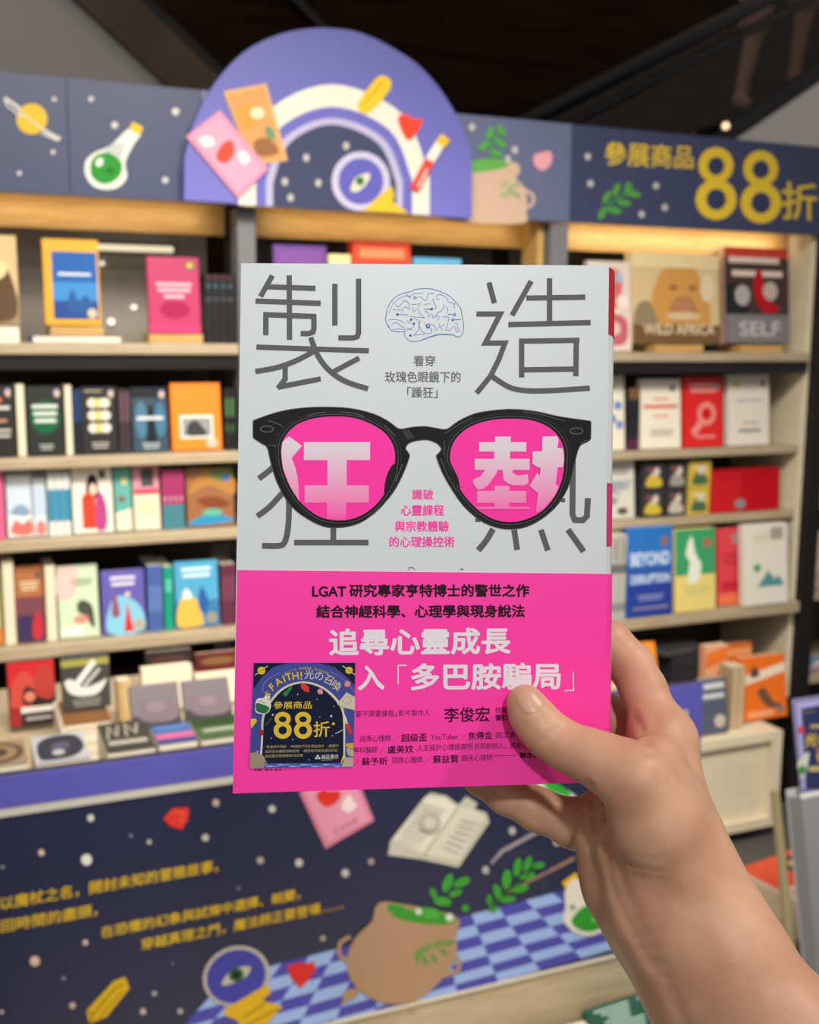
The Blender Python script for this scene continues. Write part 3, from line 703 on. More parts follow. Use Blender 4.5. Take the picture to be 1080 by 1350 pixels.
# ---- left bookcase, second shelf
z2 = 1.222; Y2 = 2.735; G2 = 'face-out books on the second shelf'
B2 = lambda *a: list(a)+STK
def pagestack(label, px0, px1, pyt, z, Y, c='#20201f', n=1):
    spines([label], px0, px1, pyt, z, Y, ['#d9cdb4', (0, .01, 1, .99, '#e3d8c0')], .12)
face('black paperback with rust and white lettering at the left edge of the second shelf', -28, 19, 510, z2, Y2, '#171412', B2(('n', .1, .9, .66, .05, '#cfc9c2', 1), ('n', .2, .8, .48, .04, '#b98a72', 1), ('n', .1, .9, .34, .04, '#bdb7b0', 2), ('e', .5, .8, .2, .05, '#b5644a')), tilt=6)
pagestack('pale fore-edge of a paperback turned sideways beside the rust lettered book', 22, 33, 507, z2, Y2)
face('black paperback with a dark green oval and bold white title', 36, 84, 511, z2, Y2, '#161b19', B2(('e', .5, .55, .42, .25, '#155a3a'), ('n', .14, .86, .68, .055, '#cfd8d0', 3), ('n', .3, .7, .12, .025, '#a8aca8', 2)), tilt=6)
pagestack('pale fore-edge of a paperback beside the green oval book', 86, 95, 508, z2, Y2)
spines([f'navy paperback spine between two black covers, {ORD[i]} of two' for i in range(2)], 96, 107, 514, z2, Y2, ['#1d3a66', (0, .0, 1, .5, '#2a2a30')], group='navy spines on the second shelf')
face('black paperback with three rows of pale yellow and white discs', 108, 155, 512, z2, Y2, '#1c1a19', B2(*[('e', .32+.18*(i % 3), .76-.19*(i//3), .15, .075, '#d9d6c8' if (i % 3) != 1 else '#c9bd72') for i in range(9)], ('n', .25, .75, .13, .03, '#a8a49c', 2), ('n', .1, .6, .93, .03, '#9a9488', 1)), tilt=6)
spines([f'dark plum paperback spine right of the disc cover, {ORD[i]} of two' for i in range(2)], 157, 172, 514, z2, Y2, ['#3b3037', (0, .5, 1, .95, '#5e4a55')], group='plum spines on the second shelf')
face('slate blue paperback with a dark hooded figure and white title bar', 175, 222, 513, z2, Y2, '#2f4456', B2(('r', 0, .85, 1, 1, '#252a30'), ('e', .25, .5, .18, .3, '#4a7490'), ('e', .8, .5, .16, .28, '#43708e'), ('b', [(.4, .1), (.42, .55), (.52, .75), (.62, .55), (.66, .1)], '#1d242c'), ('n', .12, .88, .5, .05, '#d5d8da', 1), ('n', .25, .75, .1, .03, '#a9b0b4', 2)), tilt=6)
face('bright orange paperback with a white framed black and white photo', 227, 292, 507, z2, Y2, '#f0801e', [('r', .16, .17, .84, .52, '#e6e2dc'), ('r', .2, .2, .8, .48, '#8d8f92'), ('b', [(.3, .22), (.34, .4), (.5, .44), (.62, .34), (.7, .22)], '#3c3d40'), ('n', .1, .85, .86, .02, '#e08c3a', 3), ('e', .8, .1, .12, .08, '#b9b0a0')], .024, 6)
spines([f'black paperback spine with green marks beside the orange cover, {ORD[i]} of two' for i in range(2)], 296, 310, 513, z2, Y2, ['#1b1c1a', (.2, .55, .8, .85, '#4f7a4a'), (.2, .3, .8, .42, '#3d5f3c')], group='black and green spines')
# ---- left bookcase, third shelf
z3 = 1.029; Y3 = 2.735
spines(['pink paperback spine at the left edge of the third shelf'], -6, 6, 619, z3, Y3, ['#d0628c'])
face('white paperback with pale blue sky and red flowers at the bottom', 9, 42, 620, z3, Y3, '#dfe2e4', [('r', 0, .32, 1, .8, '#c3d0dc'), ('b', [(.1, .35), (.5, .48), (.9, .4), (.8, .3)], '#8298b4'), ('b', [(.1, .05), (.3, .25), (.6, .18), (.9, .26), (.95, .03)], '#cf6a62'), ('r', 0, .9, 1, 1, '#8a8d94')], tilt=6)
face('slim white paperback with blue figures and coral flowers', 44, 61, 623, z3, Y3, '#d3dae2', [('r', 0, .3, 1, .75, '#b5c6da'), ('b', [(.1, .03), (.3, .22), (.8, .2), (.9, .03)], '#d87a70'), ('r', 0, .9, 1, 1, '#6f737c')], tilt=6)
spines([f'white paperback spine with a broad teal-blue block, {ORD[i]} of three' for i in range(3)], 63, 93, 619, z3, Y3, ['#d6d8d4', (0, .22, 1, .70, '#3489ad'), (0, .92, 1, 1, '#9aa0a0')], group='white and teal-blue spines')
face('white paperback with a black-haired woman in a red dress', 96, 149, 617, z3, Y3, '#e2ddd0', [('b', [(.34, .55), (.4, .85), (.58, .88), (.66, .72), (.6, .52)], '#23201f'), ('r', .22, .06, .56, .52, '#d5402e'), ('b', [(.22, .5), (.36, .62), (.56, .52)], '#d5402e'), ('b', [(.56, .06), (.58, .5), (.7, .62), (.84, .4), (.82, .06)], '#a8437e'), ('e', .52, .66, .1, .09, '#dcc2ae'), ('r', .68, .82, .85, .95, '#545a4a')], tilt=6)
face('teal and cream paperback leaning beside the woman in red cover', 152, 174, 617, z3, Y3, '#5aa39a', [('p', [(0, 0), (1, 0), (1, .35), (0, .28)], '#dcd3bc'), ('e', .6, .78, .2, .06, '#d9c88c'), ('e', .4, .5, .25, .05, '#7a5f58')], tilt=6)
face('cream paperback with a pink band and dark portrait at its top', 177, 211, 616, z3, Y3, '#ded2b8', [('r', 0, .6, 1, 1, '#d08aa0'), ('r', .3, .68, .8, .97, '#4b4f50'), ('r', 0, .56, 1, .64, '#c23f60'), ('n', .2, .8, .4, .03, '#c2c49a', 4)], tilt=6)
spines([f'magenta and teal paperback spine, {ORD[i]} of four in a row' for i in range(4)], 214, 243, 620, z3, Y3, ['#a03468', (0, .0, 1, .42, '#3c8390'), (.3, .48, .7, .55, '#d0a8b8')], group='magenta and teal spines')
face('painterly brown and gold cover with a blue lake at the bottom', 247, 309, 618, z3, Y3, '#8f5f3c', [('b', [(0, .55), (.5, .7), (1, .5), (1, .85), (.4, .95)], '#a9783f'), ('b', [(.5, .95), (.7, .75), (1, .85), (.95, .99)], '#6a7a48'), ('b', [(.2, .45), (.6, .5), (.95, .35), (.5, .3)], '#7a4026'), ('b', [(0, .02), (.25, .16), (.6, .2), (1, .06)], '#2c86b4'), ('b', [(.3, .2), (.5, .3), (.75, .24), (.6, .16)], '#5aa892'), ('e', .85, .82, .1, .06, '#3c6a9a')], .022, 6)
# ---- left bookcase, fourth shelf
z4 = .771; Y4 = 2.735
face('yellow-green edged cover cut by the left edge of the fourth shelf', -30, 2, 742, z4, Y4, '#c9bd86', [('r', .9, 0, 1, 1, '#6a7a3a'), ('r', 0, 0, 1, .2, '#c2763a')], tilt=6)
pagestack('thick pale fore-edge at the left end of the fourth shelf', 4, 19, 740, z4, Y4)
face('orange and violet sunset cover with white title lines', 21, 58, 748, z4, Y4, '#a8683f', [('r', 0, 0, 1, .35, '#3c3156'), ('r', 0, .35, 1, .6, '#74444e'), ('n', .15, .85, .78, .025, '#d8c2a0', 3), ('b', [(.55, .05), (.6, .3), (.8, .4), (.95, .25), (.9, .04)], '#b8303a'), ('e', .85, .88, .12, .06, '#6d5848')], tilt=6)
pagestack('broad cream fore-edge right of the sunset cover', 60, 74, 746, z4, Y4)
face('pale mint and pink cover with a crouching dark animal', 77, 130, 747, z4, Y4, '#c3d6b8', [('b', [(0, .95), (.5, .97), (.4, .6), (0, .55)], '#e3bcb8'), ('b', [(.45, .45), (.6, .52), (.85, .42), (.88, .1), (.65, .3), (.5, .34)], '#4b4c44'), ('r', .05, .04, .6, .14, '#e8e8e0'), ('n', .3, .9, .8, .02, '#8d9a80', 3), ('e', .55, .25, .2, .06, '#c98a80')], tilt=6)
face('violet and aqua fairy-tale cover with a red-robed figure', 135, 192, 753, z4, Y4, '#5e57a8', [('b', [(.1, .02), (.2, .5), (.5, .6), (.9, .4), (.95, .02)], '#7ebcd6'), ('p', [(.48, .02), (.58, .5), (.72, .02)], '#c8323c'), ('b', [(.2, .3), (.3, .65), (.4, .3)], '#8a5070'), ('n', .2, .8, .86, .05, '#d8d6e6', 2), ('e', .6, .62, .06, .04, '#dcc0b0'), ('e', .85, .12, .13, .09, '#a8a08c')], .02, 6)
spines([f'cornflower blue paperback spine, {ORD[i]} of three right of the fairy-tale cover' for i in range(3)], 195, 214, 746, z4, Y4, ['#4a62a8', (.2, .3, .8, .7, '#6d84c0')], group='cornflower blue spines')
spines(['emerald green paperback spine beside the beach picture book'], 216, 229, 747, z4, Y4, ['#17907c', (.2, .6, .8, .8, '#58b8a4')])
face('sky blue beach cover with a golden sandcastle and white title', 232, 289, 741, z4, Y4, '#4a9cc4', [('r', 0, .0, 1, .4, '#3a76a8'), ('n', .15, .85, .86, .05, '#cfe4ec', 2), ('b', [(.02, .02), (.08, .4), (.3, .46), (.5, .4), (.62, .1), (.6, .02)], '#d3ab4c'), ('b', [(.15, .45), (.25, .6), (.38, .45)], '#dfe3e0'), ('b', [(.52, .3), (.6, .62), (.75, .4), (.7, .2)], '#2c5a9a'), ('e', .82, .12, .14, .09, '#8b8a78')], .02, 6)
spines([f'maroon paperback spine, {ORD[i]} of three at the right end of the fourth shelf' for i in range(3)], 292, 311, 744, z4, Y4, ['#5e2a44', (.2, .4, .8, .8, '#7d4560')], group='maroon spines')

# ---- books lying and leaning on the counter behind the printed board
zc = .70
def lean(label, px0, px1, pyt, pyb, Y, cover, prints, t=.02, tilt=18, **kw):
    rad = math.radians(tilt); zb = max(atY((px0+px1)/2, pyb, Y)[2], zc+.0015); x0 = atY(px0, pyb, Y)[0]; x1 = atY(px1, pyb, Y)[0]
    dz = atY((px0+px1)/2, pyt, Y+.1*math.tan(rad))[2]-zb
    o = make_book(label, x1-x0, dz/math.cos(rad), t, cover, prints, **kw)
    o.location = ((x0+x1)/2, Y, zb+t*math.sin(rad)); o.rotation_euler = (-rad, 0, 0); return zb
def block(label, px0, px1, Y, z0, z1, d, cover='#d9d0bc', n=1, top=None, prints=(), top_cover=None, pyr=970):
    """books lying flat in a pile, fore-edges to the aisle; the topmost may show a printed cover"""
    x0 = atY(px0, pyr, Y)[0]; x1 = atY(px1, pyr, Y)[0]; h = (z1-z0)/n
    for i in range(n):
        last = top and i == n-1; m = n-1 if top else n
        o = make_book(top if last else label if m == 1 else f'{label}, {nth(i, m)} of {m}', x1-x0-.002, d, h-.0008, top_cover if last else cover, prints if last else (), spine='#d9d0bc')
        o.location = ((x0+x1)/2, Y, z0+h*(i+1)); o.rotation_euler = (-math.pi/2, 0, 0)
z0 = zc+.001
block('cream-paged book piled under the brown ring-patterned cover', -45, 38, 1.866, z0, .80, .12, n=3, top='brown ring-patterned book lying at the left end of the counter', top_cover='#8d7a62', prints=[('e', .5, .5, .48, .44, '#5a4638'), ('e', .5, .5, .36, .32, '#8a7258'), ('e', .5, .5, .2, .18, '#4a3a30')], pyr=1010)
block('cream-paged book piled under the dark oval photo cover', 46, 121, 1.852, z0, .80, .135, n=3, top='pale-edged book lying on the counter with a dark oval photo cover', top_cover='#a9adb4', prints=[('b', [(.08, .15), (.1, .7), (.4, .93), (.85, .88), (.95, .4), (.7, .1), (.3, .06)], '#34343f'), ('b', [(.3, .5), (.5, .65), (.7, .6), (.6, .4)], '#54546a'), ('e', .45, .3, .12, .1, '#a8a8ac')], pyr=1005)
block('cream-paged book piled under the hand lettered black cover', 141, 206, 1.861, z0, .80, .15, n=2, top='black cover with tall white hand lettering lying beside the cream blocks', top_cover='#35332f', prints=[('l', [(.1, .42), (.2, .85), (.32, .5), (.42, .88)], .06, '#9a968a'), ('l', [(.52, .45), (.58, .88), (.75, .55), (.85, .88)], .06, '#9a968a'), ('n', .08, .92, .2, .14, '#a4a094', 1)], pyr=988)
block('cream-paged book piled under the blue and pink cover', 209, 262, 1.869, z0, .80, .095, n=2, top='blue and pink cover lying on the counter near the board edge', top_cover='#3a5f9c', prints=[('r', 0, .2, 1, .5, '#b8608c'), ('r', 0, 0, 1, .2, '#3a3f7c'), ('n', .1, .9, .75, .12, '#5f80b4', 1)], pyr=978)
block('cream-paged book piled under the dark green cover', 265, 345, 1.864, z0, .80, .11, n=2, top='dark green cover with pale lettering lying near the held book', top_cover='#3f5a38', prints=[('n', .1, .9, .3, .16, '#98a08a', 1), ('r', 0, .6, 1, 1, '#2e4429')], pyr=972)
block('thick cream book in the pile beneath the stroke cover', 82, 150, 2.08, z0, .766, .2, n=3, pyr=975)
block('brown-edged book under the black and white stroke cover', 84, 148, 2.09, .7665, .778, .15, '#7a5228', pyr=945)
lean('black and white cover with yellow top and sweeping white strokes', 83, 147, 862, 935, 2.15, '#3d3d3a', [('r', 0, .82, 1, 1, '#4b4b45'), ('r', 0, .78, 1, .9, '#9a9348'), ('b', [(.05, .5), (.15, .3), (.4, .22), (.75, .25), (.95, .5), (.8, .45), (.45, .38), (.2, .55)], '#cfcfca'), ('l', [(.3, .45), (.7, .85)], .12, '#d5d5d0'), ('l', [(.45, .4), (.8, .7)], .06, '#bdbdb8'), ('n', .2, .8, .12, .04, '#8a8a80', 2)], .014, 8)
zb = lean('red and black comic cover with a bold white title leaning behind the board', 13, 76, 873, 958, 2.30, '#2a1a1a', [('r', 0, .6, 1, 1, '#b8262c'), ('b', [(.05, .25), (.1, .7), (.4, .85), (.6, .6), (.5, .3)], '#b8463c'), ('b', [(.55, .5), (.65, .9), (.95, .85), (.95, .4)], '#a83a34'), ('b', [(.3, .35), (.35, .6), (.55, .55), (.6, .35)], '#3a1c1a'), ('r', .0, .0, .25, .3, '#8f2a2c'), ('n', .25, .95, .2, .09, '#d3cfc8', 1), ('n', .35, .9, .08, .05, '#a8a4a0', 1), ('e', .45, .45, .12, .08, '#c87a68')], .014, 10)
for px0, px1, pt, pb, Y, side, c in ((177, 242, 905, 975, 2.10, 'left', '#363139'), (247, 309, 898, 965, 2.12, 'right', '#343036')):
    zb = lean(f'grey-violet misty forest cover leaning on the counter, {side} one of two', px0, px1, pt, pb, Y, '#544c55', [('r', 0, 0, 1, .4, c), ('b', [(.1, .4), (.3, .7), (.6, .6), (.9, .75), (.95, .3), (.4, .25)], '#6d5f6a'), ('e', .5, .55, .2, .1, '#7c6c76')]+([('r', 0, 0, 1, .15, '#4a5a40')] if side == 'right' else []), .018, 30)
    block(f'cream-paged book lying under the {side} misty forest cover', px0, px1, Y-.005, z0, zb-.001, .13, pyr=pb)
lean('tall cream page block standing behind the left misty forest cover', 190, 256, 880, 945, 2.32, '#d9cdb4', [('r', .02, .02, .98, .98, '#dccfb6')], .03, 10)
lean('tall cream page block standing behind the right misty forest cover', 260, 318, 888, 945, 2.32, '#d9cdb4', [('r', .02, .02, .98, .98, '#dccfb6')], .03, 10)
lean('tan-edged book standing sideways left of the misty forest covers', 158, 176, 900, 968, 2.24, '#b89a6c', [('r', .3, .0, 1, 1, '#c2a878')], .05, 6)
lean('dark red ornate cover at the back behind the cream page blocks', 260, 318, 860, 935, 2.45, '#5a1c1c', [('e', .5, .75, .4, .12, '#7a5a34'), ('r', .0, .0, 1, .3, '#3a1414')], .02, 8)
lean('black and brown cover at the back of the counter beside the ornate red one', 196, 256, 858, 935, 2.45, '#2c2220', [('e', .5, .75, .4, .14, '#4a3430')], .02, 8)

# ---- middle bookcase, top shelf: only the tops show above the held book
zm = 1.478
face('purple cover showing just above the left part of the held book', 364, 434, 325, zm, Y1, '#6a3f8c', [('r', .1, .8, .9, .95, '#7a4f9a')], .02, 5)
face('pale yellow cover peeping out between the purple and orange-red ones', 437, 466, 337, zm, Y1, '#d9d49a', [('r', .1, .1, .9, .8, '#c8c27c')], .02, 5)
face('orange-red boxed book standing taller than its neighbours behind the held book', 469, 544, 320, zm, Y1, '#e2472a', [('r', .1, .84, .9, .93, '#e88a60')], .045, 4, hard=True)
face('sky blue cover peeping out right of the orange-red book', 549, 612, 342, zm, Y1, '#5aa6d0', [('r', .0, .0, 1, .8, '#4a90c0')], .02, 5)

# ---- right bookcase
zr = 1.468
zz = wedge('small wooden stand under the lion cover', 862, 925, zr, Y1-.005)
face('white and red patterned cover partly hidden behind the held book', 780, 836, 346, zr, Y1, '#d9c8c0', [('b', [(.3, .5), (.45, .9), (.8, .85), (.7, .5)], '#c86a68'), ('b', [(.4, .1), (.5, .4), (.9, .35), (.85, .08)], '#b8606a'), ('e', .72, .82, .1, .06, '#8fb0c8'), ('e', .8, .55, .14, .08, '#e8d8d0'), ('e', .55, .25, .2, .08, '#d8b8b4')], .022, 6)
face('wide tan cover with a lion face and cream title on a wooden stand', 837, 953, 336, zz, Y1, '#cbb489', [('b', [(.2, .2), (.3, .75), (.5, .85), (.75, .8), (.9, .25), (.6, .1)], '#c48f4c'), ('r', 0, .84, 1, 1, '#dccb9c'), ('b', [(.02, .1), (.05, .4), (.2, .45), (.3, .1)], '#8a7a60'), ('b', [(.4, .3), (.5, .5), (.68, .5), (.75, .28), (.55, .22)], '#a8764a'), ('e', .58, .42, .1, .05, '#b07a62'), ('e', .47, .62, .05, .03, '#8a6238'), ('e', .69, .62, .05, .03, '#8a6238'), ('e', .58, .30, .2, .05, '#cdb48c'), ('r', 0, 0, 1, .2, '#6e5238'), ('e', .86, .62, .08, .16, '#d8c4a4'), ('t', 'WILD AFRICA', .12, .94, .09, .12, '#d8c9a4', .02)], .032, 6, hard=True)
zz = wedge('small wooden stand under the red tie cover', 975, 1030, zr, Y1-.005)
face('dark cover with a red tie and grey lower band on a wooden stand', 962, 1046, 329, zz, Y1, '#3c2c2a', [('r', 0, .9, 1, 1, '#c24034'), ('n', .05, .85, .84, .06, '#d9c9c0', 1), ('n', .1, .9, .70, .06, '#d9c9c0', 1), ('r', .0, .30, .35, .62, '#22252c'), ('b', [(.45, .68), (.5, .78), (.58, .72), (.62, .5), (.85, .36), (.6, .32), (.45, .5)], '#b0141e'), ('e', .26, .5, .12, .11, '#a8a2a2'), ('e', .7, .55, .12, .1, '#b8a8a0'), ('r', 0, 0, 1, .3, '#77767a'), ('t', 'SELF', .2, .86, .07, .16, '#b8b6ba', .02)], .04, 6, hard=True, spine='#b99a84', page_left=False)
zr2 = 1.181; Yr = 2.76
face('white cover with blue dotted flowers just right of the held book', 770, 826, 497, zr2, Yr, '#e0dccb', [('e', .62, .68, .1, .06, '#5a72b8'), ('e', .85, .6, .1, .06, '#6d84c4'), ('e', .7, .42, .1, .06, '#5a72b8'), ('e', .88, .34, .09, .06, '#6d84c4'), ('e', .65, .85, .1, .06, '#b09a60'), ('e', .6, .2, .1, .06, '#a8a890')], .02, 5)
spines([f'black spine with plum foot between two white covers, {ORD[i]} of three' for i in range(3)], 828, 843, 512, zr2, Yr, ['#24232a', (0, 0, 1, .18, '#5a2a48'), (0, .82, 1, 1, '#7a5a3c')], group='black spines on the second shelf at right')
face('white paperback with red title line and rows of grey text', 847, 900, 501, zr2, Yr, '#e6dfcf', [('n', .06, .94, .58, .05, '#d8604e', 1), ('n', .3, .7, .70, .03, '#e08a78', 1), ('n', .3, .7, .45, .03, '#e08a78', 1), ('n', .2, .85, .26, .015, '#a8a49c', 4), ('e', .8, .87, .08, .05, '#7a7484')], .022, 5)
face('red paperback with a pale magnifier ring between two white covers', 904, 956, 498, zr2, Yr, '#d31f22', [('n', .15, .85, .86, .04, '#e8a8a0', 2), ('e', .58, .47, .24, .17, '#e08a84'), ('e', .58, .47, .13, .09, '#c8181c'), ('l', [(.45, .36), (.22, .18)], .13, '#e08a84'), ('n', .3, .8, .12, .04, '#e08a84', 1), ('e', .84, .86, .09, .06, '#a8848c')], .022, 5)
face('off-white paperback with faint grey title at the right end of the second shelf', 963, 1017, 495, zr2, Yr, '#dcd6ca', [('e', .2, .87, .09, .05, '#d9b24a'), ('e', .85, .87, .06, .05, '#8a7a9c'), ('n', .2, .85, .62, .03, '#b0acaa', 1), ('n', .35, .75, .3, .03, '#a8a8a4', 1), ('n', .25, .8, .18, .05, '#8f9090', 1)], .022, 5)
zr3 = .975
face('white cover with grey doodles beside the held book on the third shelf', 776, 838, 606, zr3, Yr, '#cfccc2', [('l', [(.3, .9), (.5, .7), (.4, .5), (.7, .4)], .03, '#7a7c80'), ('n', .3, .9, .82, .04, '#8a8c90', 2), ('e', .6, .55, .2, .08, '#a4a6a8'), ('e', .5, .3, .15, .07, '#8f9296'), ('e', .75, .12, .12, .06, '#5a4a4a'), ('n', .45, .95, .6, .03, '#8a9ca8', 3)], .022, 5)
for j in range(2):
    for i, (nm, c, c2) in enumerate((('black and yellow', '#39363c', '#c9b23c'), ('black and grey', '#35343c', '#9a968e') if j else ('black and white', '#3a363c', '#bdb6a8'), ('yellow', '#cdb04a', '#4a6a4a'))):
        xs_ = ((847, 876), (879, 905), (908, 936))[i]
        lab = f'{nm} boxed pack, {"lower" if j == 0 else "upper"} of a stacked pair left of the red box'
        x0, x1 = atY(xs_[0], 650, Yr)[0], atY(xs_[1], 650, Yr)[0]
        o = thing('boxed_pack', lab, 'box', ((x0+x1)/2, Yr, zr3+.0015+j*.083), group='small boxed packs on the third shelf')
        ww = (x1-x0)/2
        box('carton', -ww, ww, 0, .05, 0, .081, mat(c, .4), o, .001)
        A = Art(lambda x, y: (-ww+2*ww*x, .081*y), .0003, .0003)
        A.blob([(.15, .15), (.25, .5), (.5, .6), (.85, .35), (.8, .12)], c2); A.rect(.2, .72, .75, .8, '#a8606a' if i < 2 else '#e4dcc0'); A.blob([(.4, .5), (.6, .85), (.75, .6)], '#cfc8bc')
        pr = A.build('carton_print', o); pr.rotation_euler = (math.pi/2, 0, 0)
face('flat wide bright red boxed set with two panels on the third shelf', 938, 1028, 618, zr3, Yr, '#c3101e', [('r', .0, .93, .98, 1, '#a80d18'), ('r', .44, 0, .46, .93, '#9a0c18'), ('r', .46, .0, 1, .93, '#bb0e1c'), ('e', .42, .17, .08, .12, '#8a8488'), ('n', .06, .38, .8, .05, '#a80d18', 1), ('n', .56, .9, .8, .05, '#a80d18', 1)], .03, 3, hard=True, name='boxed_book_set')
zr4 = .690; Yr4 = 2.688
spines([f'grey and white spine beside the bright blue cover, {ORD[i]} of three' for i in range(3)], 798, 826, 706, zr4, Yr4, ['#b4b2ac', (0, .55, 1, .66, '#6a6c70'), (0, .1, 1, .2, '#8a8c90'), (.3, .7, .7, .95, '#8a8886')], group='grey and white spines')
face('bright blue paperback with BEYOND DISRUPTION in bold white letters', 831, 890, 695, zr4, Yr4-.004, '#2a6fc0', [('r', 0, 0, 1, .35, '#2b3f96'), ('r', 0, .35, 1, .55, '#2c58ac'), ('t', 'BEYOND', .06, .94, .57, .15, '#cfe0f2', .03), ('t', 'DISRUPTION', .06, .94, .37, .10, '#cfe0f2', .03), ('n', .2, .8, .22, .02, '#8a94c8', 2), ('n', .1, .9, .08, .025, '#8f84a0', 1), ('e', .82, .83, .08, .06, '#8a6a50')], .020, 4)
face('green over yellow paperback with a white smoke-like figure', 894, 947, 698, zr4, Yr4, '#e3ce7c', [('r', 0, .44, 1, 1, '#3c9a68'), ('b', [(.3, .36), (.35, .6), (.25, .7), (.4, .92), (.5, .7), (.65, .55), (.55, .36)], '#dfe6d8'), ('n', .2, .9, .28, .02, '#c8c27a', 3), ('e', .8, .82, .1, .06, '#b06a5a')], .022, 5)
face('pinkish red paperback leaning behind the white mountain cover', 950, 985, 697, zr4, Yr4+.03, '#d8434e', [('r', 0, 0, 1, .14, '#e8754e'), ('r', .15, .18, .85, .3, '#c22c3c'), ('n', .15, .85, .64, .03, '#b83040', 3), ('e', .7, .86, .18, .08, '#a88a90')], .022, 5)
face('white paperback with a teal mountain at the right end of the fourth shelf', 985, 1043, 692, zr4, Yr4-.012, '#dedace', [('p', [(.3, .22), (.55, .42), (.7, .3), (.78, .36), (.92, .22)], '#4f8f96'), ('e', .3, .46, .08, .05, '#4a9a6a'), ('r', .62, .8, .9, .95, '#a49c92'), ('n', .2, .6, .85, .02, '#c8c8a8', 3)], .024, 6)
# ---- on the base cabinet
zk = .346
def lay(label, px0, px1, Y, z0, t, d, cover, spine=None, prints=(), yaw=0, pages=None):
    x0 = atY(px0, 930, Y)[0]; x1 = atY(px1, 930, Y)[0]
    o = make_book(label, x1-x0, d, t, cover, prints, spine=spine, pages=pages)
    o.location = ((x0+x1)/2, Y, z0+t+.0005); o.rotation_euler = (-math.pi/2, 0, math.radians(yaw))
face('bright orange cover with a diagonal white band and small black figures', 983, 1041, 868, zk, 2.60, '#e8701a', [('p', [(0, .55), (1, .72), (1, .86), (0, .70)], '#ead9c4'), ('b', [(.2, .68), (.3, .86), (.42, .7)], '#5a4a3c'), ('b', [(.35, .4), (.5, .5), (.7, .25), (.9, .2), (.6, .16)], '#6a5040'), ('r', .1, .04, .7, .14, '#f0a070'), ('e', .85, .12, .1, .06, '#8a7a6c')], .03, 10)
face('slate blue-grey cover with white lettering beside the orange books', 925, 962, 896, zk, 2.555, '#565d72', [('n', .1, .9, .82, .1, '#d8dadc', 1), ('n', .1, .9, .64, .09, '#d0d2d6', 1), ('e', .72, .22, .2, .12, '#c8bcae')], .02, 8)
spines([f'tan page edge between the slate and orange covers, {ORD[i]} of two' for i in range(2)], 964, 981, 880, zk, 2.58, ['#b49c7c', (.1, .02, .9, .98, '#c9b492')], .06, group='tan page edges')
for i in range(5):
    lay(f'thin black magazine in the dark stack behind the board, {nth(i, 5)} of five', 884, 927, 2.70, zk+.001+.042*i, .0405, .2, '#26262c', '#2e2e35', pages=mat('#2a2a30', .5))
lay('glossy black book lying askew on top of the dark stack', 872, 925, 2.70, zk+.212, .02, .16, '#3a3a40', '#54545a', yaw=8, pages=mat('#4a4a50', .4))
face('orange-yellow cover seen past the index finger behind the board', 846, 882, 858, zk, 2.56, '#e8902a', [('r', 0, .0, 1, .3, '#e07a20')], .03, 16)
face('peach and orange striped cover behind the slate book', 931, 961, 850, zk+.002, 2.66, '#e8a884', [('p', [(0, .9), (1, .98), (1, .8), (0, .7)], '#e87a30'), ('p', [(0, .55), (1, .65), (1, .5), (0, .42)], '#e08a58')], .03, 2)
face('dark orange cover at the back beneath the right side panel', 962, 996, 850, zk+.002, 2.74, '#d9701e', [('r', 0, .8, 1, .92, '#f0a468')], .03, 8)
face('red and white cover glimpsed between book edge and index finger', 790, 826, 880, zk, 2.56, '#d8432c', [('r', .2, .3, .8, .8, '#e8c8b8')], .02, 6)
# ---- neighbour bookcase beyond the upright
face('pale pink cover in the neighbouring bookcase at the right frame edge', 1070, 1130, 700, .701, 2.76, '#cbb4ac', [('r', .0, .0, 1, .3, '#b89a94')], .02, 5)
face('white cover high in the neighbouring bookcase at the right frame edge', 1074, 1130, 545, 1.001, 2.76, '#c8bcc8', [('r', .1, .1, .9, .5, '#a88aa0')], .02, 5)
face('blue cartoon cover with pink figures low in the neighbouring bookcase', 1062, 1130, 862, .421, 2.76, '#4f8fc0', [('r', 0, .9, 1, 1, '#7a3a38'), ('e', .2, .25, .16, .1, '#d8a8a0'), ('e', .25, .55, .14, .1, '#dcd4c0'), ('e', .3, .12, .2, .06, '#c86a68')], .02, 5)

# ---- books on the low platforms
def low(label, pl_z, tl, tr, brp, t, cover, prints):
    a, b, c = (atZ(p[0], p[1], pl_z+t)[:2] for p in (tl, tr, brp))
    wv = b-a; wdt = np.linalg.norm(wv); hgt = np.linalg.norm(c-b); yaw = math.atan2(wv[1], wv[0])
    o = make_book(label, wdt, hgt, t, cover, prints)
    up = np.array([-math.sin(yaw), math.cos(yaw)]); base = (a+b)/2-up*hgt
    o.location = (base[0], base[1], pl_z+t+.0008); o.rotation_euler = (-math.pi/2, 0, 0)
    o.rotation_euler = (Matrix.Rotation(yaw, 3, 'Z') @ Matrix.Rotation(-math.pi/2, 3, 'X')).to_euler()
low('dark green book with white printed rows lying on the low platform', .13, (767, 1333), (906, 1288), (991, 1380), .018, '#1e4f42', [('n', .06, .38, .92, .028, '#9dbcb0', 12), ('n', .46, .92, .92, .028, '#8fb0a4', 12), ('e', .2, .3, .06, .06, '#d88a3a'), ('r', .10, .2, .2, .3, '#3a5ab8')])
low('red-topped white magazine with a grey photo on the small wooden box', .25, (972, 1146), (1046, 1120), (1066, 1192), .012, '#dcd3c8', [('r', 0, .55, 1, 1, '#d9573a'), ('e', .72, .8, .24, .16, '#4a3f4a'), ('e', .72, .8, .12, .07, '#b89a50'), ('b', [(.2, .1), (.3, .4), (.9, .45), (.95, .1)], '#8f8b8a'), ('r', .05, .42, .8, .5, '#e0a89a')])

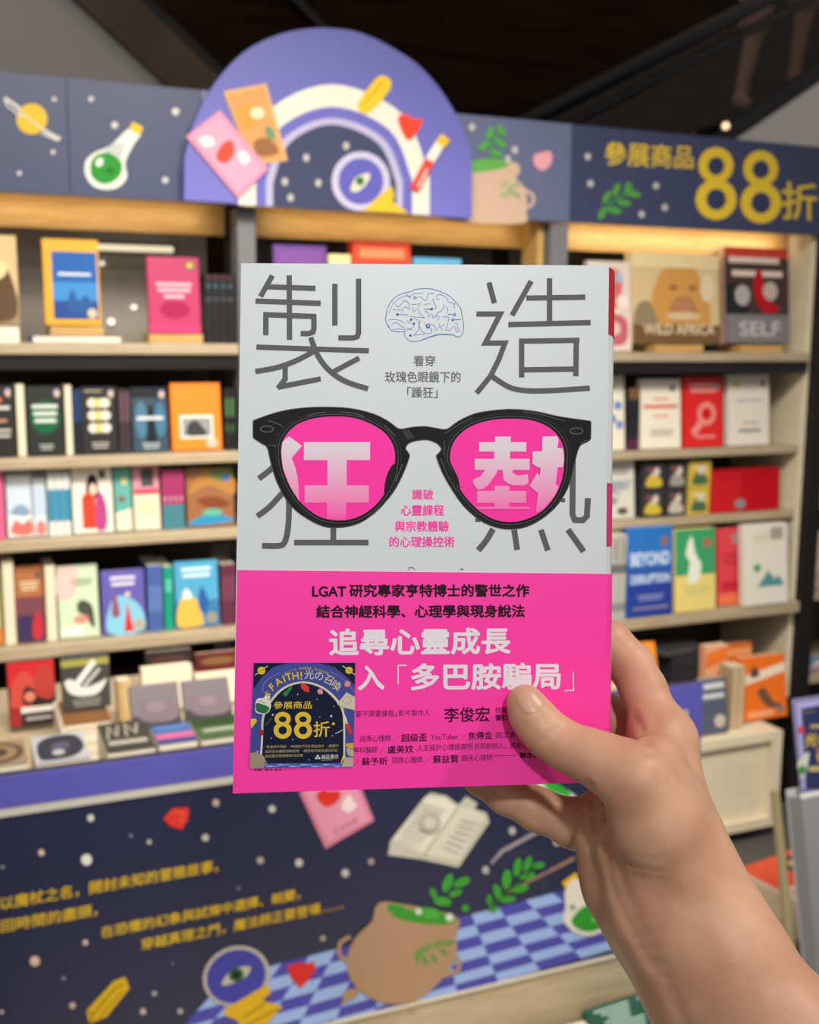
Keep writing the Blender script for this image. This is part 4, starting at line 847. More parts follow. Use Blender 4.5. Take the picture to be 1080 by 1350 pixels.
# ---- leaflet stand at the right edge, leaning back a little
ta = math.radians(13)
pl = Plane(atY(1060, 1290, 1.50), XU, (0, math.sin(ta), math.cos(ta)))
t = thing('leaflet_stand', 'clear leaflet holder on a wooden post at the right edge of the picture', 'leaflet stand', matrix=pl.matrix())
vb_ = -(pl.O[2]-.012)/math.cos(ta)
box('post', .003, .018, vb_, .345, -.050, -.038, noise_mat('olive_wood', '#8a7d5c', '#9a8d6a', (8, 1, 8), 3, .5), t, .002)
bm = bmesh.new(); bx(bm, pl.O[0]-.03, pl.O[0]+.30, 1.36, 1.56, .0005, .014, 0, .003); bm.transform(pl.matrix().inverted()); obj('base', bm, BLACKM, t)
acr = bpy.data.materials.new('frosted_acrylic'); acr.use_nodes = True; q = acr.node_tree.nodes['Principled BSDF']
q.inputs['Base Color'].default_value = lin('#8d9097'); q.inputs['Roughness'].default_value = .18; q.inputs['Alpha'].default_value = .82
bm = bmesh.new(); x1 = .030
bx(bm, x1, x1+.27, -.05, .333, .003, .006); bx(bm, x1, x1+.003, -.05, .333, -.030, .0029); bx(bm, x1+.267, x1+.27, -.05, .333, -.030, .0029); bx(bm, x1+.0031, x1+.2669, -.05, -.046, -.030, .0029)
obj('holder', bm, acr, t)
box('holder_rim', x1, x1+.27, .3335, .342, .0025, .0065, mat('#d3d4d4', .25), t)
box('holder_back', x1, x1+.27, -.052, .345, -.036, -.0305, mat('#b4b8bc', .3), t)
pl = Plane(pl.O+pl.U*.165-pl.V*.044-pl.N*.010, pl.U, pl.V)
t2 = thing('leaflet', 'violet-edged blue leaflet with gold lettering standing in the clear holder', 'leaflet', matrix=pl.matrix())
u0, hgt = pl.uv(1044, 922)
bm = bmesh.new(); bx(bm, u0, .12, 0, hgt, -.002, 0); obj('card', bm, mat('#77759c', .4), t2)
A = Art(pl.uv, .0004, .0002)
A.poly([(1050, 927), (1096, 919), (1096, 1040), (1058, 1040)], '#9a98cc')
A.poly([(1056, 934), (1096, 927), (1096, 1040), (1062, 1040)], '#2a3158')
A.text('誠品', (1058, 942), (1074, 939), 5, '#7a7448'); A.rect(1068, 955, 1094, 960, '#9a8f64')
A.text('光の', (1060, 986), (1094, 980), 18, '#c8a83c', .02); A.text('召', (1075, 1005), (1092, 1002), 17, '#c8a83c', .02); A.rect(1066, 1010, 1094, 1017, '#a8a068')
A.blob([(1051, 1006), (1060, 994), (1066, 992), (1065, 1004), (1060, 1025), (1054, 1022)], '#b9bdb4'); A.ell(1057, 1015, 5, 6, '#3f7a44'); A.ell(1056, 962, 4.5, 5, '#b83a50')
A.build('leaflet_print', t2)

# ================================================================== the held book
RB = np.array([[0.99711174, -0.00518562, -0.07577133], [0.00460734, 0.99995893, -0.00780471], [0.07580869, 0.00743307, 0.99709468]])
OB = np.array([-0.06846442+.0740, 0.11046269, 0.43804438]) + np.array([0, 0, .0056])
BK = Plane(c2w(OB), M.T @ RB[:, 0], -(M.T @ RB[:, 1]))
t = thing('book', 'white paperback with black glasses and pink band held up in the hand', 'book', matrix=BK.matrix())
TH = .0185; SK = .0064
cs = [BK.uv(*p) for p in ((318, 347), (803, 350), (796.5, 1031), (307, 1045.8))]     # front cover corners
bs = [(cs[0][0]+SK+.0006, cs[0][1]-.0004), (cs[1][0]+SK, cs[1][1]-.0008), (cs[2][0]+SK-.0004, cs[2][1]+.0006), (cs[3][0]+SK+.0006, cs[3][1]+.0006)]
def lerp2(a, b, s): return (a[0]+(b[0]-a[0])*s, a[1]+(b[1]-a[1])*s)
bm = bmesh.new()
def slab(c4, n0, n1, mi=0):
    lo = [bm.verts.new((p[0], p[1], n0)) for p in c4]; hi = [bm.verts.new((p[0], p[1], n1)) for p in c4]
    fs = [bm.faces.new(lo), bm.faces.new(hi)]+[bm.faces.new((lo[i], lo[(i+1) % 4], hi[(i+1) % 4], hi[i])) for i in range(4)]
    for f in fs: f.material_index = mi
WHITE = mat('#d0d4d5', 0.38, 0, .4); PINK = mat('#fd3aa4', 0.40, 0, .35)
slab(cs, -.0006, 0); slab(bs, -TH, -TH+.0006)
# rounded spine between the two right edges
prof = [(0, -.0003), (.35, -.22), (.75, -.60), (1.0, -1.0)]
vt, vb2 = [], []
for s, n in prof:
    a = lerp2(cs[1], bs[1], s); b = lerp2(cs[2], bs[2], s); k = .0006*math.sin(math.pi*s)
    vt.append(bm.verts.new((a[0]+k, a[1], n*TH))); vb2.append(bm.verts.new((b[0]+k, b[1], n*TH)))
for i in range(len(prof)-1): bm.faces.new((vt[i], vb2[i], vb2[i+1], vt[i+1]))
cov = obj('cover', bm, [WHITE], t)
bm = bmesh.new()
fi = [lerp2(p, (cs[0][0]*.5+cs[2][0]*.5, (cs[0][1]+cs[2][1])/2), .012) for p in cs]; bi = [lerp2(p, ((bs[0][0]+bs[2][0])/2, (bs[0][1]+bs[2][1])/2), .012) for p in bs]
lo = [bm.verts.new((p[0], p[1], -TH+.0007)) for p in bi]; hi = [bm.verts.new((p[0], p[1], -.0007)) for p in fi]
bm.faces.new(lo); bm.faces.new(hi)
for i in range(4): bm.faces.new((lo[i], lo[(i+1) % 4], hi[(i+1) % 4], hi[i]))
obj('page_block', bm, PAGES, t)
# printing along the spine
def spine_patch(A, y0, y1, c):
    """a band of the rounded spine between heights y0 (top) and y1 given in photograph rows"""
    fr = lambda y: (y-350)/(1031-350)
    V = []
    for s, n in prof:
        for y in (y0, y1):
            p = lerp2(lerp2(cs[1], cs[2], fr(y)), lerp2(bs[1], bs[2], fr(y)), s); k = .0006*math.sin(math.pi*s)+.00015
            V.append((p[0]+k, p[1], n*TH+.0001))
    o = len(A.V); A.V += V; m_ = A.m(c)
    for i in range(len(prof)-1): A.Fc.append([o+2*i, o+2*i+1, o+2*i+3, o+2*i+2]); A.mi.append(m_)
A = Art(BK.uv, .00002)
spine_patch(A, 352, 440, '#b01a2a'); spine_patch(A, 636, 720, '#c8306c')
A.build('spine_print', cov)
GY = '#5c5e5d'
EB = .000012; B0 = .00003
def art(s=1, ox=0, oy=0, base=B0): return Art(BK.uv, EB, base).zoom(s, ox, oy)
A = art(4.154, 300, 330); W_ = 29.5
for L in ([(246, 138), (181, 254)], [(222, 200), (482, 209)], [(338, 137), (340, 490)], [(153, 278), (511, 291)], [(210, 345), (210, 465)], [(196, 352), (487, 363)],
          [(473, 358), (474, 425), (468, 448), (445, 456), (400, 456)], [(588, 183), (588, 413)], [(718, 155), (718, 450), (712, 472), (690, 480), (607, 480)],
          [(158, 530), (774, 551)], [(456, 476), (474, 530)], [(316, 615), (316, 705), (276, 757)], [(276, 750), (511, 704)], [(722, 590), (572, 670)]): A.line(L, W_, GY)
A.line([(470, 515), (500, 585), (555, 655), (640, 715), (770, 759)], W_, GY, curve=5); A.line([(482, 548), (390, 598), (280, 640), (153, 664)], W_, GY, curve=5)
A.build('title_character', cov); A = art(4.154, 560, 330); W_ = 29.5
for L in ([(352, 176), (382, 290)], [(283, 349), (414, 349), (332, 508), (440, 508), (405, 600), (360, 690), (284, 783)], [(584, 168), (478, 357)], [(556, 262), (880, 257)], [(684, 153), (684, 400)],
          [(458, 407), (909, 396)], [(531, 486), (531, 697)], [(519, 498), (848, 493)], [(831, 480), (828, 690)], [(531, 655), (830, 650)]): A.line(L, W_, GY)
A.line([(355, 680), (400, 712), (470, 752), (560, 769), (700, 768), (905, 755)], W_, GY, curve=5)
A.build('title_character', cov); A = art(4.5, 320, 530); W_ = 35
A.line([(95, 455), (175, 392), (250, 300)], W_, GY, curve=4); A.line([(86, 678), (160, 622), (245, 530)], W_, GY, curve=4)
A.line([(265, 480), (275, 600), (270, 740), (250, 830), (215, 853), (115, 853)], W_, GY, curve=4); A.line([(538, 730), (538, 825)], W_, GY); A.line([(306, 834), (747, 834)], 34, GY)
A.build('title_character', cov); A = art(4.32, 560, 530)
A.line([(305, 845), (350, 790), (390, 722)], W_, GY, curve=4); A.line([(510, 728), (527, 843)], 33, GY); A.line([(662, 728), (702, 846)], 33, GY); A.line([(816, 726), (906, 852)], 35, GY)
A.line([(845, 280), (842, 640), (855, 672), (900, 674), (924, 650), (930, 548)], 34, GY); A.line([(775, 560), (800, 560)], 22, GY); A.line([(288, 672), (318, 672)], 22, GY)
A.build('title_character', cov)
A = art(4.5, 320, 530, .00008)
pts = [(62, 200), (62, 122), (65, 111), (78, 104), (200, 62), (330, 38), (480, 30), (640, 38), (780, 72), (870, 118), (930, 160), (1000, 150), (1080, 145)]
P_ = [(320+x/4.5, 530+y/4.5) for x, y in pts]+[(560+x/4.32, 530+y/4.32) for x, y in [(60, 148), (125, 155), (190, 110), (290, 65), (420, 45), (520, 42), (640, 55), (760, 82), (926, 106), (942, 110), (947, 122), (946, 202), (942, 214), (925, 228), (890, 245), (868, 290), (835, 430), (800, 520), (740, 605), (660, 670), (580, 710), (490, 725), (400, 712), (310, 670), (220, 590), (150, 490), (100, 400), (68, 315), (72, 300), (95, 270), (75, 240), (40, 222), (0, 215)]]
P_ += [(320+x/4.5, 530+y/4.5) for x, y in [(1010, 235), (975, 255), (968, 280), (988, 310), (985, 340), (950, 430), (900, 525), (840, 600), (740, 690), (660, 730), (570, 745), (480, 738), (380, 690), (290, 620), (230, 530), (190, 440), (165, 350), (145, 270), (110, 245), (78, 224), (66, 214)]]
A.zoom(1, 0, 0); A.poly(smooth(P_, True, 3), '#161617'); A.line(smooth(P_, True, 3), 1.1, '#505052', closed=True)
LL = [(228, 300), (235, 240), (270, 180), (330, 130), (420, 98), (540, 86), (660, 95), (760, 130), (840, 180), (890, 250), (905, 330), (890, 440), (850, 530), (790, 610), (700, 675), (600, 702), (500, 695), (420, 660), (340, 590), (280, 500), (240, 400)]
RL = [(145, 300), (160, 240), (200, 185), (270, 135), (380, 103), (500, 95), (610, 105), (700, 140), (760, 195), (790, 260), (795, 330), (785, 430), (745, 530), (680, 610), (600, 660), (500, 683), (400, 670), (310, 620), (250, 560), (205, 500), (190, 430), (150, 350)]
LP = '#fa3aa2'
def grow(L, k): c = np.mean(L, 0); return [tuple(c+(np.array(p)-c)*k) for p in L]
for zz_, L, dx in (((4.5, 320, 530), LL, 1), ((4.32, 560, 530), RL, -1)):
    A.zoom(*zz_); A.line(smooth(grow(L, 1.05), True, 3), 5, '#4b4b4d', closed=True); A.line(smooth(grow(L, 1.10), True, 3), 2.5, '#3c3c3e', closed=True); A.poly(smooth(L, True, 3), LP)
A.zoom(4.5, 320, 530)
A.line([(105, 160), (125, 145), (165, 145), (183, 160), (165, 176), (125, 176)], 6, '#5a5a5c', closed=True, curve=3)
for L in ([(150, 110), (200, 125), (240, 145)], [(385, 82), (440, 66), (495, 60)], [(590, 60), (660, 66), (720, 88)], [(950, 170), (985, 220)], [(965, 168), (1000, 218)], [(980, 166), (1012, 212)], [(150, 255), (200, 262)], [(950, 370), (905, 470)], [(840, 140), (905, 200)]): A.line(L, 4, '#626265')
A.blob([(902, 365), (868, 405), (846, 470), (840, 545), (868, 505), (892, 450)], '#1d1d1e', 3)
A.zoom(4.32, 560, 530)
A.line([(828, 165), (845, 150), (885, 150), (900, 165), (885, 180), (845, 180)], 6, '#5a5a5c', closed=True, curve=3)
for L in ([(115, 180), (190, 130), (270, 90)], [(90, 320), (130, 420), (180, 505)], [(560, 55), (680, 75), (800, 110)], [(890, 235), (925, 215)], [(110, 300), (112, 220)]): A.line(L, 4, '#5a5a5d')
A.blob([(150, 360), (165, 420), (205, 520), (190, 440)], '#1d1d1e', 3)
A.build('glasses_print', cov)
A = art(4.5, 320, 530, .0002)
v_hi = BK.uv(500, 590)[1]; v_lo = BK.uv(500, 690)[1]
GP = grad_mat('fading_pink_print', 'f83fa4', 'e0cfd8', v_lo, v_hi)
A.poly([(236, 238), (275, 203), (352, 260), (290, 333), (310, 380), (325, 440), (332, 500), (335, 588), (281, 500), (241, 400), (229, 300)], GP)
A.rect(363, 238, 756, 345, GP); A.rect(503, 344, 617, 496, GP); A.rect(368, 495, 748, 597, GP); A.poly([(500, 596), (614, 596), (612, 700), (600, 702), (500, 695)], GP)
A.build('lens_character', cov); A = art(4.32, 560, 530, .0002)
A.rect(310, 229, 578, 282, GP); A.rect(400, 197, 490, 230, GP); A.rect(396, 281, 486, 325, GP); A.rect(285, 324, 597, 387, GP)
A.poly(smooth([(345, 386), (415, 386), (390, 430), (355, 478), (305, 500), (272, 445), (318, 425)], True, 2), GP)
A.poly([(443, 386), (500, 386), (500, 404), (530, 420), (588, 412), (590, 465), (560, 476), (490, 472), (450, 446)], GP)
A.rect(398, 478, 482, 508, GP); A.rect(298, 507, 577, 575, GP); A.rect(395, 574, 480, 600, GP); A.rect(300, 598, 597, 610, GP)
A.poly([(670, 197), (752, 195), (762, 215), (755, 262), (787, 265), (793, 330), (785, 372), (757, 372), (745, 468), (762, 482), (743, 528), (680, 608), (632, 636), (645, 520), (597, 478), (640, 405), (655, 418), (660, 375), (640, 370), (612, 352), (615, 282), (668, 282)], GP)
A.build('lens_character', cov)
A = art(7.714, 490, 370); BL = '#3f74b8'; BD = '#2a64b4'
A.line([(145, 370), (160, 290), (200, 210), (270, 150), (340, 125), (400, 110), (440, 92), (540, 80), (640, 92), (720, 120), (790, 155), (850, 210), (905, 280), (920, 360), (935, 440), (935, 500), (915, 555), (870, 572), (820, 550), (690, 545), (600, 570), (520, 600), (440, 622), (370, 600), (330, 550), (335, 520), (220, 515), (165, 460), (142, 400)], 7, BL, closed=True, curve=3)
for L in ([(345, 130), (390, 160), (440, 130), (530, 125)], [(180, 330), (215, 240), (300, 170), (370, 155), (400, 185)], [(245, 240), (265, 270), (300, 240), (330, 200)], [(215, 290), (260, 300), (300, 285)], [(300, 325), (340, 265), (385, 290), (370, 215), (330, 210)],
          [(400, 240), (460, 240), (510, 225)], [(575, 130), (560, 190), (540, 200), (500, 165), (450, 175)], [(420, 270), (430, 320), (500, 240)], [(480, 290), (495, 340), (535, 375), (460, 370), (390, 365)], [(640, 130), (600, 130), (575, 130)], [(625, 180), (640, 240), (660, 270), (640, 285)],
          [(650, 160), (700, 140), (770, 180), (780, 215), (840, 235), (835, 285)], [(740, 235), (720, 300), (665, 330), (690, 380), (660, 405)], [(530, 245), (590, 235), (600, 245)], [(540, 310), (580, 330), (570, 370)], [(585, 375), (610, 340), (630, 380), (655, 350), (660, 375)], [(165, 405), (210, 395), (290, 405), (340, 440)],
          [(205, 440), (260, 430), (330, 480), (410, 480), (435, 440), (400, 430)], [(330, 520), (380, 495), (420, 500)], [(215, 500), (280, 490), (340, 500)], [(360, 400), (375, 430), (410, 395)], [(430, 380), (480, 420), (475, 500), (440, 545)], [(500, 400), (485, 460), (520, 520), (590, 540), (615, 500), (580, 470)],
          [(545, 430), (555, 470), (580, 490)], [(600, 440), (640, 460), (655, 510), (690, 470), (720, 500)], [(680, 440), (710, 465), (745, 440)], [(720, 370), (780, 370), (775, 440), (755, 500), (800, 500), (835, 460)], [(760, 260), (775, 300), (770, 330)], [(840, 430), (880, 440), (870, 480), (895, 510)], [(850, 470), (860, 515), (890, 520)],
          [(415, 565), (450, 550), (540, 545)], [(655, 180), (690, 195)], [(850, 220), (840, 270)], [(160, 450), (185, 470)]):
    A.line(L, 4.6, BL, curve=3)
A.line([(520, 600), (600, 570), (690, 545)], 9, BD); A.line([(690, 545), (820, 550)], 7, BD)
for x0, y0, x1, y1 in ((265, 345, 370, 347), (530, 288, 612, 289), (775, 343, 845, 346), (828, 397, 905, 396)): A.line([(x0, y0), (x1, y1)], 6, BD)
for x, y, r in ((441, 174, 15), (264, 344, 14), (612, 289, 14), (845, 346, 16), (827, 397, 15), (402, 396, 13), (576, 458, 21), (394, 558, 13), (430, 438, 12)):
    A.ell(x, y, r, r, BD, n=14); 
    if r > 14: A.ell(x, y, r*.5, r*.5, '#d3dae2', n=12)
A.build('brain_print', cov)
A = art(1); GT = '#6a6b6a'
A.text('看穿', (545, 483), (574, 483), 14.5, GT, .016); A.text('玫瑰色眼鏡下的', (507.5, 504.5), (607.5, 504.5), 15, GT, .016); A.text('「躁狂」', (537, 525), (577, 525), 15, GT, .016)
A.build('subtitle_lettering', cov); A = art(1); A.line([(538, 751.5), (540, 748.5), (545, 748.5), (547, 751.5)], 1.3, GT); A.line([(607, 751.8), (609, 749.5), (611, 751.8)], 1.3, GT); A.build('author_lettering', cov); A = art(1); PT2 = '#f43fa2'
A.text('識破', (543.5, 659), (571.5, 659), 14, PT2, .022); A.text('心靈課程', (528.5, 680), (585.5, 680), 14.5, PT2, .022); A.text('與宗教體驗', (520.5, 701), (592, 701), 14.5, PT2, .022); A.text('的心理操控術', (513.5, 721.5), (599.5, 721.5), 14.5, PT2, .022)
A.build('subtitle_lettering', cov)
# pink belly band wrapped round the lower third
band_c = [BK.uv(313.2, 751.5), BK.uv(799.6, 756.5), cs[2], cs[3]]
bm = bmesh.new()
e = .00035
c4 = [(p[0], p[1], e) for p in band_c]
v = [bm.verts.new(p) for p in c4]; w0 = [bm.verts.new((p[0], p[1], .00003)) for p in band_c]
bm.faces.new(v)
for i in range(4): bm.faces.new((v[i], v[(i+1) % 4], w0[(i+1) % 4], w0[i]))
fr = lambda y: (y-350)/(1031-350); ys = (757, 1031)
rows = []
for s, n in prof:
    r = []
    for y in ys:
        p = lerp2(lerp2(cs[1], cs[2], fr(y)), lerp2(bs[1], bs[2], fr(y)), s); k = .0006*math.sin(math.pi*s)+.0004
        r.append(bm.verts.new((p[0]+k, p[1], n*TH+.0001)))
    rows.append(r)
rows.insert(0, [v[1], v[2]])
for a, b in zip(rows[:-1], rows[1:]): bm.faces.new((a[0], a[1], b[1], b[0]))
fr0 = [lerp2(bs[0], bs[3], .575), lerp2(bs[1], bs[2], .597), bs[2], bs[3]]
bm.faces.new([bm.verts.new((p[0], p[1], -TH-.0003)) for p in fr0])
obi = obj('belly_band', bm, [PINK], t)
obi['label'] = 'hot pink paper band'
A = art(1, 0, 0, .00042); BK_ = '#2a1420'; WT = '#e8dde4'; TX = '#5c1442'
A.text('LGAT', (411.5, 786.8), (456.5, 786.8), 14.2, BK_, .034); A.text('研究專家亨特博士的警世之作', (460.5, 787.2), (697.8, 787.0), 17.4, BK_, .034)
A.text('結合神經科學、心理學與現身說法', (416.9, 815), (691.9, 814), 17.4, BK_, .034)
A.build('band_headline', obi); A = art(1, 0, 0, .00042); A.text('追尋心靈成長', (433.8, 864.8), (673.2, 862.2), 36, WT, .030); A.text('入', (471.5, 910), (507, 909.4), 32.5, WT, .030); A.text('多巴胺騙局', (541.5, 910.2), (739.2, 908.6), 36, WT, .030)
A.line([(536, 877), (525, 877), (525, 902)], 1.4, WT); A.line([(744, 910.3), (756, 910), (755.5, 885.5)], 1.4, WT)
A.build('band_slogan', obi); A = art(1, 0, 0, .00042)
def tx(s, x0, y0, x1, y1, h, b=.0): A.text(s, (x0, y0), (x1, y1), h, TX if not b else '#3a0e2a', b)
tx('靈不需要課程」', 469, 945.3, 523, 944.3, 8.6); tx('影片製作人', 526, 944, 566.7, 943.2, 8.2)
tx('李俊宏', 585.5, 952.3, 645.5, 951.2, 20, .014); tx('桃園療養院', 653, 939.8, 692, 939, 7.8); tx('審訂', 653, 950, 669.5, 949.6, 8, .02)
tx('諮商心理師', 474.4, 978, 515, 977, 8.6); tx('／', 518.5, 977.5, 526, 977.2, 8); tx('超級歪', 529, 978, 563, 976.8, 10.6, .012); tx('YouTuber', 568, 975.2, 604.5, 974.3, 7.2); tx('／', 607, 975.6, 614.5, 975.3, 8); tx('焦傳金', 617, 975, 649, 974, 10.4, .012); tx('國立清華', 653.8, 972.9, 688, 972, 8.4)
tx('神科醫師', 466, 993, 497.5, 992.2, 8.6); tx('／', 500, 992.5, 508, 992.2, 8); tx('盧美妏', 511, 993.3, 545, 992.2, 10.6, .012); tx('人生設計心理諮商所', 550, 990, 623.5, 988, 8.6); tx('共同創辦人、諮商心理', 625.5, 988, 703, 986, 8.6)
tx('／', 466, 1009.5, 474, 1009.2, 8); tx('蘇予昕', 476.7, 1009.3, 511, 1008.2, 10.6, .012); tx('諮商心理師', 517, 1006.2, 557, 1005.2, 8.6); tx('／', 560, 1006, 568, 1005.7, 8); tx('蘇益賢', 570.7, 1006.2, 604.4, 1005, 10.6, .012); tx('臨床心理師', 609, 1003.2, 649, 1002.2, 8.4)
A.line([(651.5, 996.6), (681, 995.6)], .8, TX); tx('聯合推薦', 685, 999.5, 719, 998.5, 7.8, .02)
for x0, x1 in ((336, 339), (340, 345), (350, 354), (356, 359), (362, 366), (368, 371)): A.line([(x0, 1014.6), (x1, 1014.4)], 1.6, '#3a0e2a')
A.build('band_credits', obi)
# discount sticker
A = art(6.75, 320, 860, .00072)
st4 = [A.uv(p) for p in ((100, 92), (1003, 90), (985, 1014), (60, 1030))]
bm = bmesh.new(); lo = [bm.verts.new((p[0], p[1], .0004)) for p in st4]; hi = [bm.verts.new((p[0], p[1], .0007)) for p in st4]
bm.faces.new(hi)
for i in range(4): bm.faces.new((lo[i], lo[(i+1) % 4], hi[(i+1) % 4], hi[i]))
stk = obj('sticker', bm, mat('#3d4490', .35), t); stk['label'] = 'violet and navy square discount sticker'
NV = '#161a33'; SYL = '#d8b83a'
A.poly([(101, 94), (400, 94), (270, 130), (170, 220), (98, 320)], NV); A.poly([(1002, 92), (680, 94), (820, 130), (930, 220), (998, 290)], NV)
for x, y, r in ((168, 160, 35), (947, 158, 32)):
    A.line([(x-58, y+(42 if x < 500 else -42)), (x+56, y-(42 if x < 500 else -42))], 7, '#c9c8c2'); A.ell(x, y, r, r, SYL); A.line([(x-30, y+(14 if x < 500 else -14)), (x+30, y-(14 if x < 500 else -14))], 3, '#3a3a40')
A.line([(330, 180), (240, 225), (185, 290), (180, 340), (200, 352), (235, 335)], 4, '#8f94c4', curve=4); A.line([(780, 170), (880, 225), (960, 310), (995, 350)], 4, '#8f94c4', curve=4)
inner = [(150, 985), (165, 760), (170, 600), (190, 520), (240, 430), (330, 330), (430, 275), (540, 255), (650, 275), (750, 325), (850, 420), (900, 510), (912, 650), (912, 985)]
A.poly(smooth(inner, False, 4), '#cfc8b4'); ii = [(x+(540-x)*.045, y+(18 if y < 900 else 0)) for x, y in inner]
A.poly(smooth(ii, False, 4), NV)
A.poly([(75, 985), (985, 980), (985, 1014), (62, 1029)], '#4a58a8')
for k in range(7): A.rect(215+k*100, 990 if k % 2 else 1004, 265+k*100, 1003 if k % 2 else 1016, '#8fa4d8'); A.rect(165+k*100, 990 if not k % 2 else 1004, 215+k*100, 1003 if not k % 2 else 1016, '#6f84c4')
def arc(s, cx, cy, r, a0, a1, h, c, b=.01):
    n = len(s)
    for i, chx in enumerate(s):
        a = math.radians(a0+(a1-a0)*i/max(n-1, 1))
        if chx != ' ': A.char(chx, cx+r*math.sin(a), cy-r*math.cos(a), h, math.degrees(a), c, b)
arc('eslite SUMMER READING', 560, 570, 432, -25, 27, 27, '#b9a24a', .01)
for chx, x, y, r, h in (('F', 262, 305, -38, 66), ('A', 318, 258, -32, 66), ('I', 368, 232, -22, 66), ('T', 410, 215, -18, 66), ('H', 470, 205, -8, 66), ('!', 522, 205, 0, 72)): A.char(chx, x, y, h*1.22, r, SYL, .016)
for chx, x, y, r in (('光', 592, 195, 2), ('の', 680, 208, 14), ('召', 765, 240, 26), ('喚', 835, 295, 36)): A.char(chx, x, y, 80, r, '#d8cfa8')
A.line([(440, 300), (370, 380)], 40, '#2f7a3c', taper=[.5, 1]); A.poly([(520, 262), (590, 300), (592, 355), (550, 345), (520, 310)], '#d63a2e'); A.blob([(665, 345), (685, 320), (710, 335), (712, 365), (680, 368)], '#d88a96'); A.blob([(905, 280), (930, 250), (958, 270), (955, 295), (920, 305)], '#d88a96')
A.text('參展商品', (277, 502), (615, 498), 68, SYL, .01)
for cx in (357, 538):
    A.ell(cx, 588, 72, 62, SYL); A.ell(cx, 690, 80, 76, SYL); A.ell(cx, 592, 34, 26, NV); A.ell(cx, 690, 38, 36, NV)
A.text('折', (630, 752), (775, 748), 140, SYL, .01)
A.poly([(808+(20 if k % 2 == 0 else 8)*math.sin(math.pi*k/5), 632-(20 if k % 2 == 0 else 8)*math.cos(math.pi*k/5)) for k in range(10)], SYL)
A.text('•套書恕不再折　•特價及不可折商品除外　•優惠不', (205, 850), (855, 840), 26, '#b0a060'); A.text('能與其他優惠同時使用　•優惠暫停販售個別約定', (203, 892), (845, 880), 26, '#b0a060'); A.text('誠品書店現場最終決定權', (200, 932), (535, 926), 26, '#b0a060')
for x, y in ((668, 918), (655, 938), (682, 938)): A.ell(x, y, 11, 10, '#d8d6d0', n=10)
A.text('誠品書店', (702, 946), (852, 942), 40, '#d8d6d0'); A.line([(702, 956), (800, 953)], 5, '#8f8f90')
A.poly(smooth([(205, 378), (245, 385), (240, 430), (255, 470), (230, 530), (180, 545), (120, 530), (112, 470), (130, 410), (190, 400)], True, 3), '#d6d3c4'); A.blob([(122, 450), (180, 460), (240, 490), (210, 535), (160, 535), (120, 510)], '#2c6a44'); A.poly([(205, 352), (250, 365), (243, 388), (200, 378)], '#c8a43a')
for x, y in ((165, 430), (190, 445), (225, 415)): A.ell(x, y, 6, 6, '#3a4a40', n=8)
A.poly([(72, 640), (75, 590), (120, 586), (130, 610), (78, 675)], SYL); A.blob([(148, 690), (168, 680), (190, 705), (180, 735), (150, 730)], '#a02a34')
A.poly([(68, 890), (120, 885), (190, 920), (205, 960), (190, 1000), (190, 1024), (63, 1029)], '#9c8a74'); A.line([(200, 960), (214, 975), (200, 1000)], 8, '#9c8a74')
A.poly([(840, 455), (925, 352), (1000, 395), (997, 515), (940, 500), (885, 490)], '#c8c0a8'); A.line([(885, 430), (930, 390), (975, 420), (940, 460)], 4, '#9a927c', closed=True); A.line([(870, 480), (995, 512)], 5, '#8f8870')
A.line([(905, 560), (930, 640)], 20, '#d6d3c4'); A.line([(930, 630), (965, 725)], 34, '#c83a34'); A.line([(822, 722), (905, 680)], 6, '#c9c6ba')
A.poly([(915, 810), (985, 800), (986, 860), (925, 840)], '#c8a43a'); A.blob([(925, 850), (985, 870), (984, 920), (940, 910)], '#b8a890'); A.poly([(890, 985), (905, 930), (985, 930), (985, 1012), (880, 1014)], '#b0a890'); A.line([(875, 985), (905, 890)], 10, SYL)
for x, y, r in ((268, 552, 9), (788, 564, 10), (490, 370, 5), (662, 415, 5), (812, 478, 5), (255, 760, 5), (448, 772, 5), (800, 738, 5), (590, 952, 5), (135, 880, 8), (686, 572, 5)): A.ell(x, y, r, r, '#c9c6c0', n=8)
for k in range(4): A.line([(200+k*14, 645-k*18), (222+k*12, 640-k*16)], 8, '#2c5a44')
A.build('sticker_print', stk)

# ================================================================== the hand that holds it
def hp(px, py, d, r): return (np.array([(px-540)/F*d, (py-675)/F*d, d]), r*d/F)
ch = lambda *a: [hp(*p) for p in a]
palm = [ch((838, 1026, .426, 44), (864, 1085, .431, 52), (904, 1166, .437, 56), (958, 1252, .430, 68), (1050, 1385, .415, 82), (1200, 1610, .38, 100), (1330, 1830, .34, 110)),
        ch((798, 1110, .467, 40), (824, 1168, .462, 47), (868, 1226, .454, 57), (928, 1306, .444, 72), (1010, 1440, .425, 88), (1160, 1670, .39, 104), (1290, 1880, .35, 112)),
        ch((874, 977, .469, 37), (882, 1050, .46, 42), (902, 1120, .452, 47), (932, 1188, .442, 56)),
        ch((862, 1008, .448, 38), (884, 1088, .443, 44), (908, 1160, .440, 50)),
        ch((874, 977, .469, 37), (862, 995, .494, 36), (844, 1035, .502, 38), (810, 1080, .488, 38)),
        ch((822, 1122, .446, 33), (868, 1206, .438, 52), (932, 1296, .432, 68)), ch((844, 1035, .502, 38), (872, 1140, .468, 52)), ch((810, 1080, .488, 36), (832, 1152, .468, 46))]
thumb = [ch((692, 926, .4372, 23.5), (699, 940, .4368, 26), (711, 956, .4362, 28), (727, 972, .4352, 29), (749, 985, .4335, 30.5), (778, 997, .431, 34), (806, 1010, .4285, 38), (838, 1026, .426, 44))]
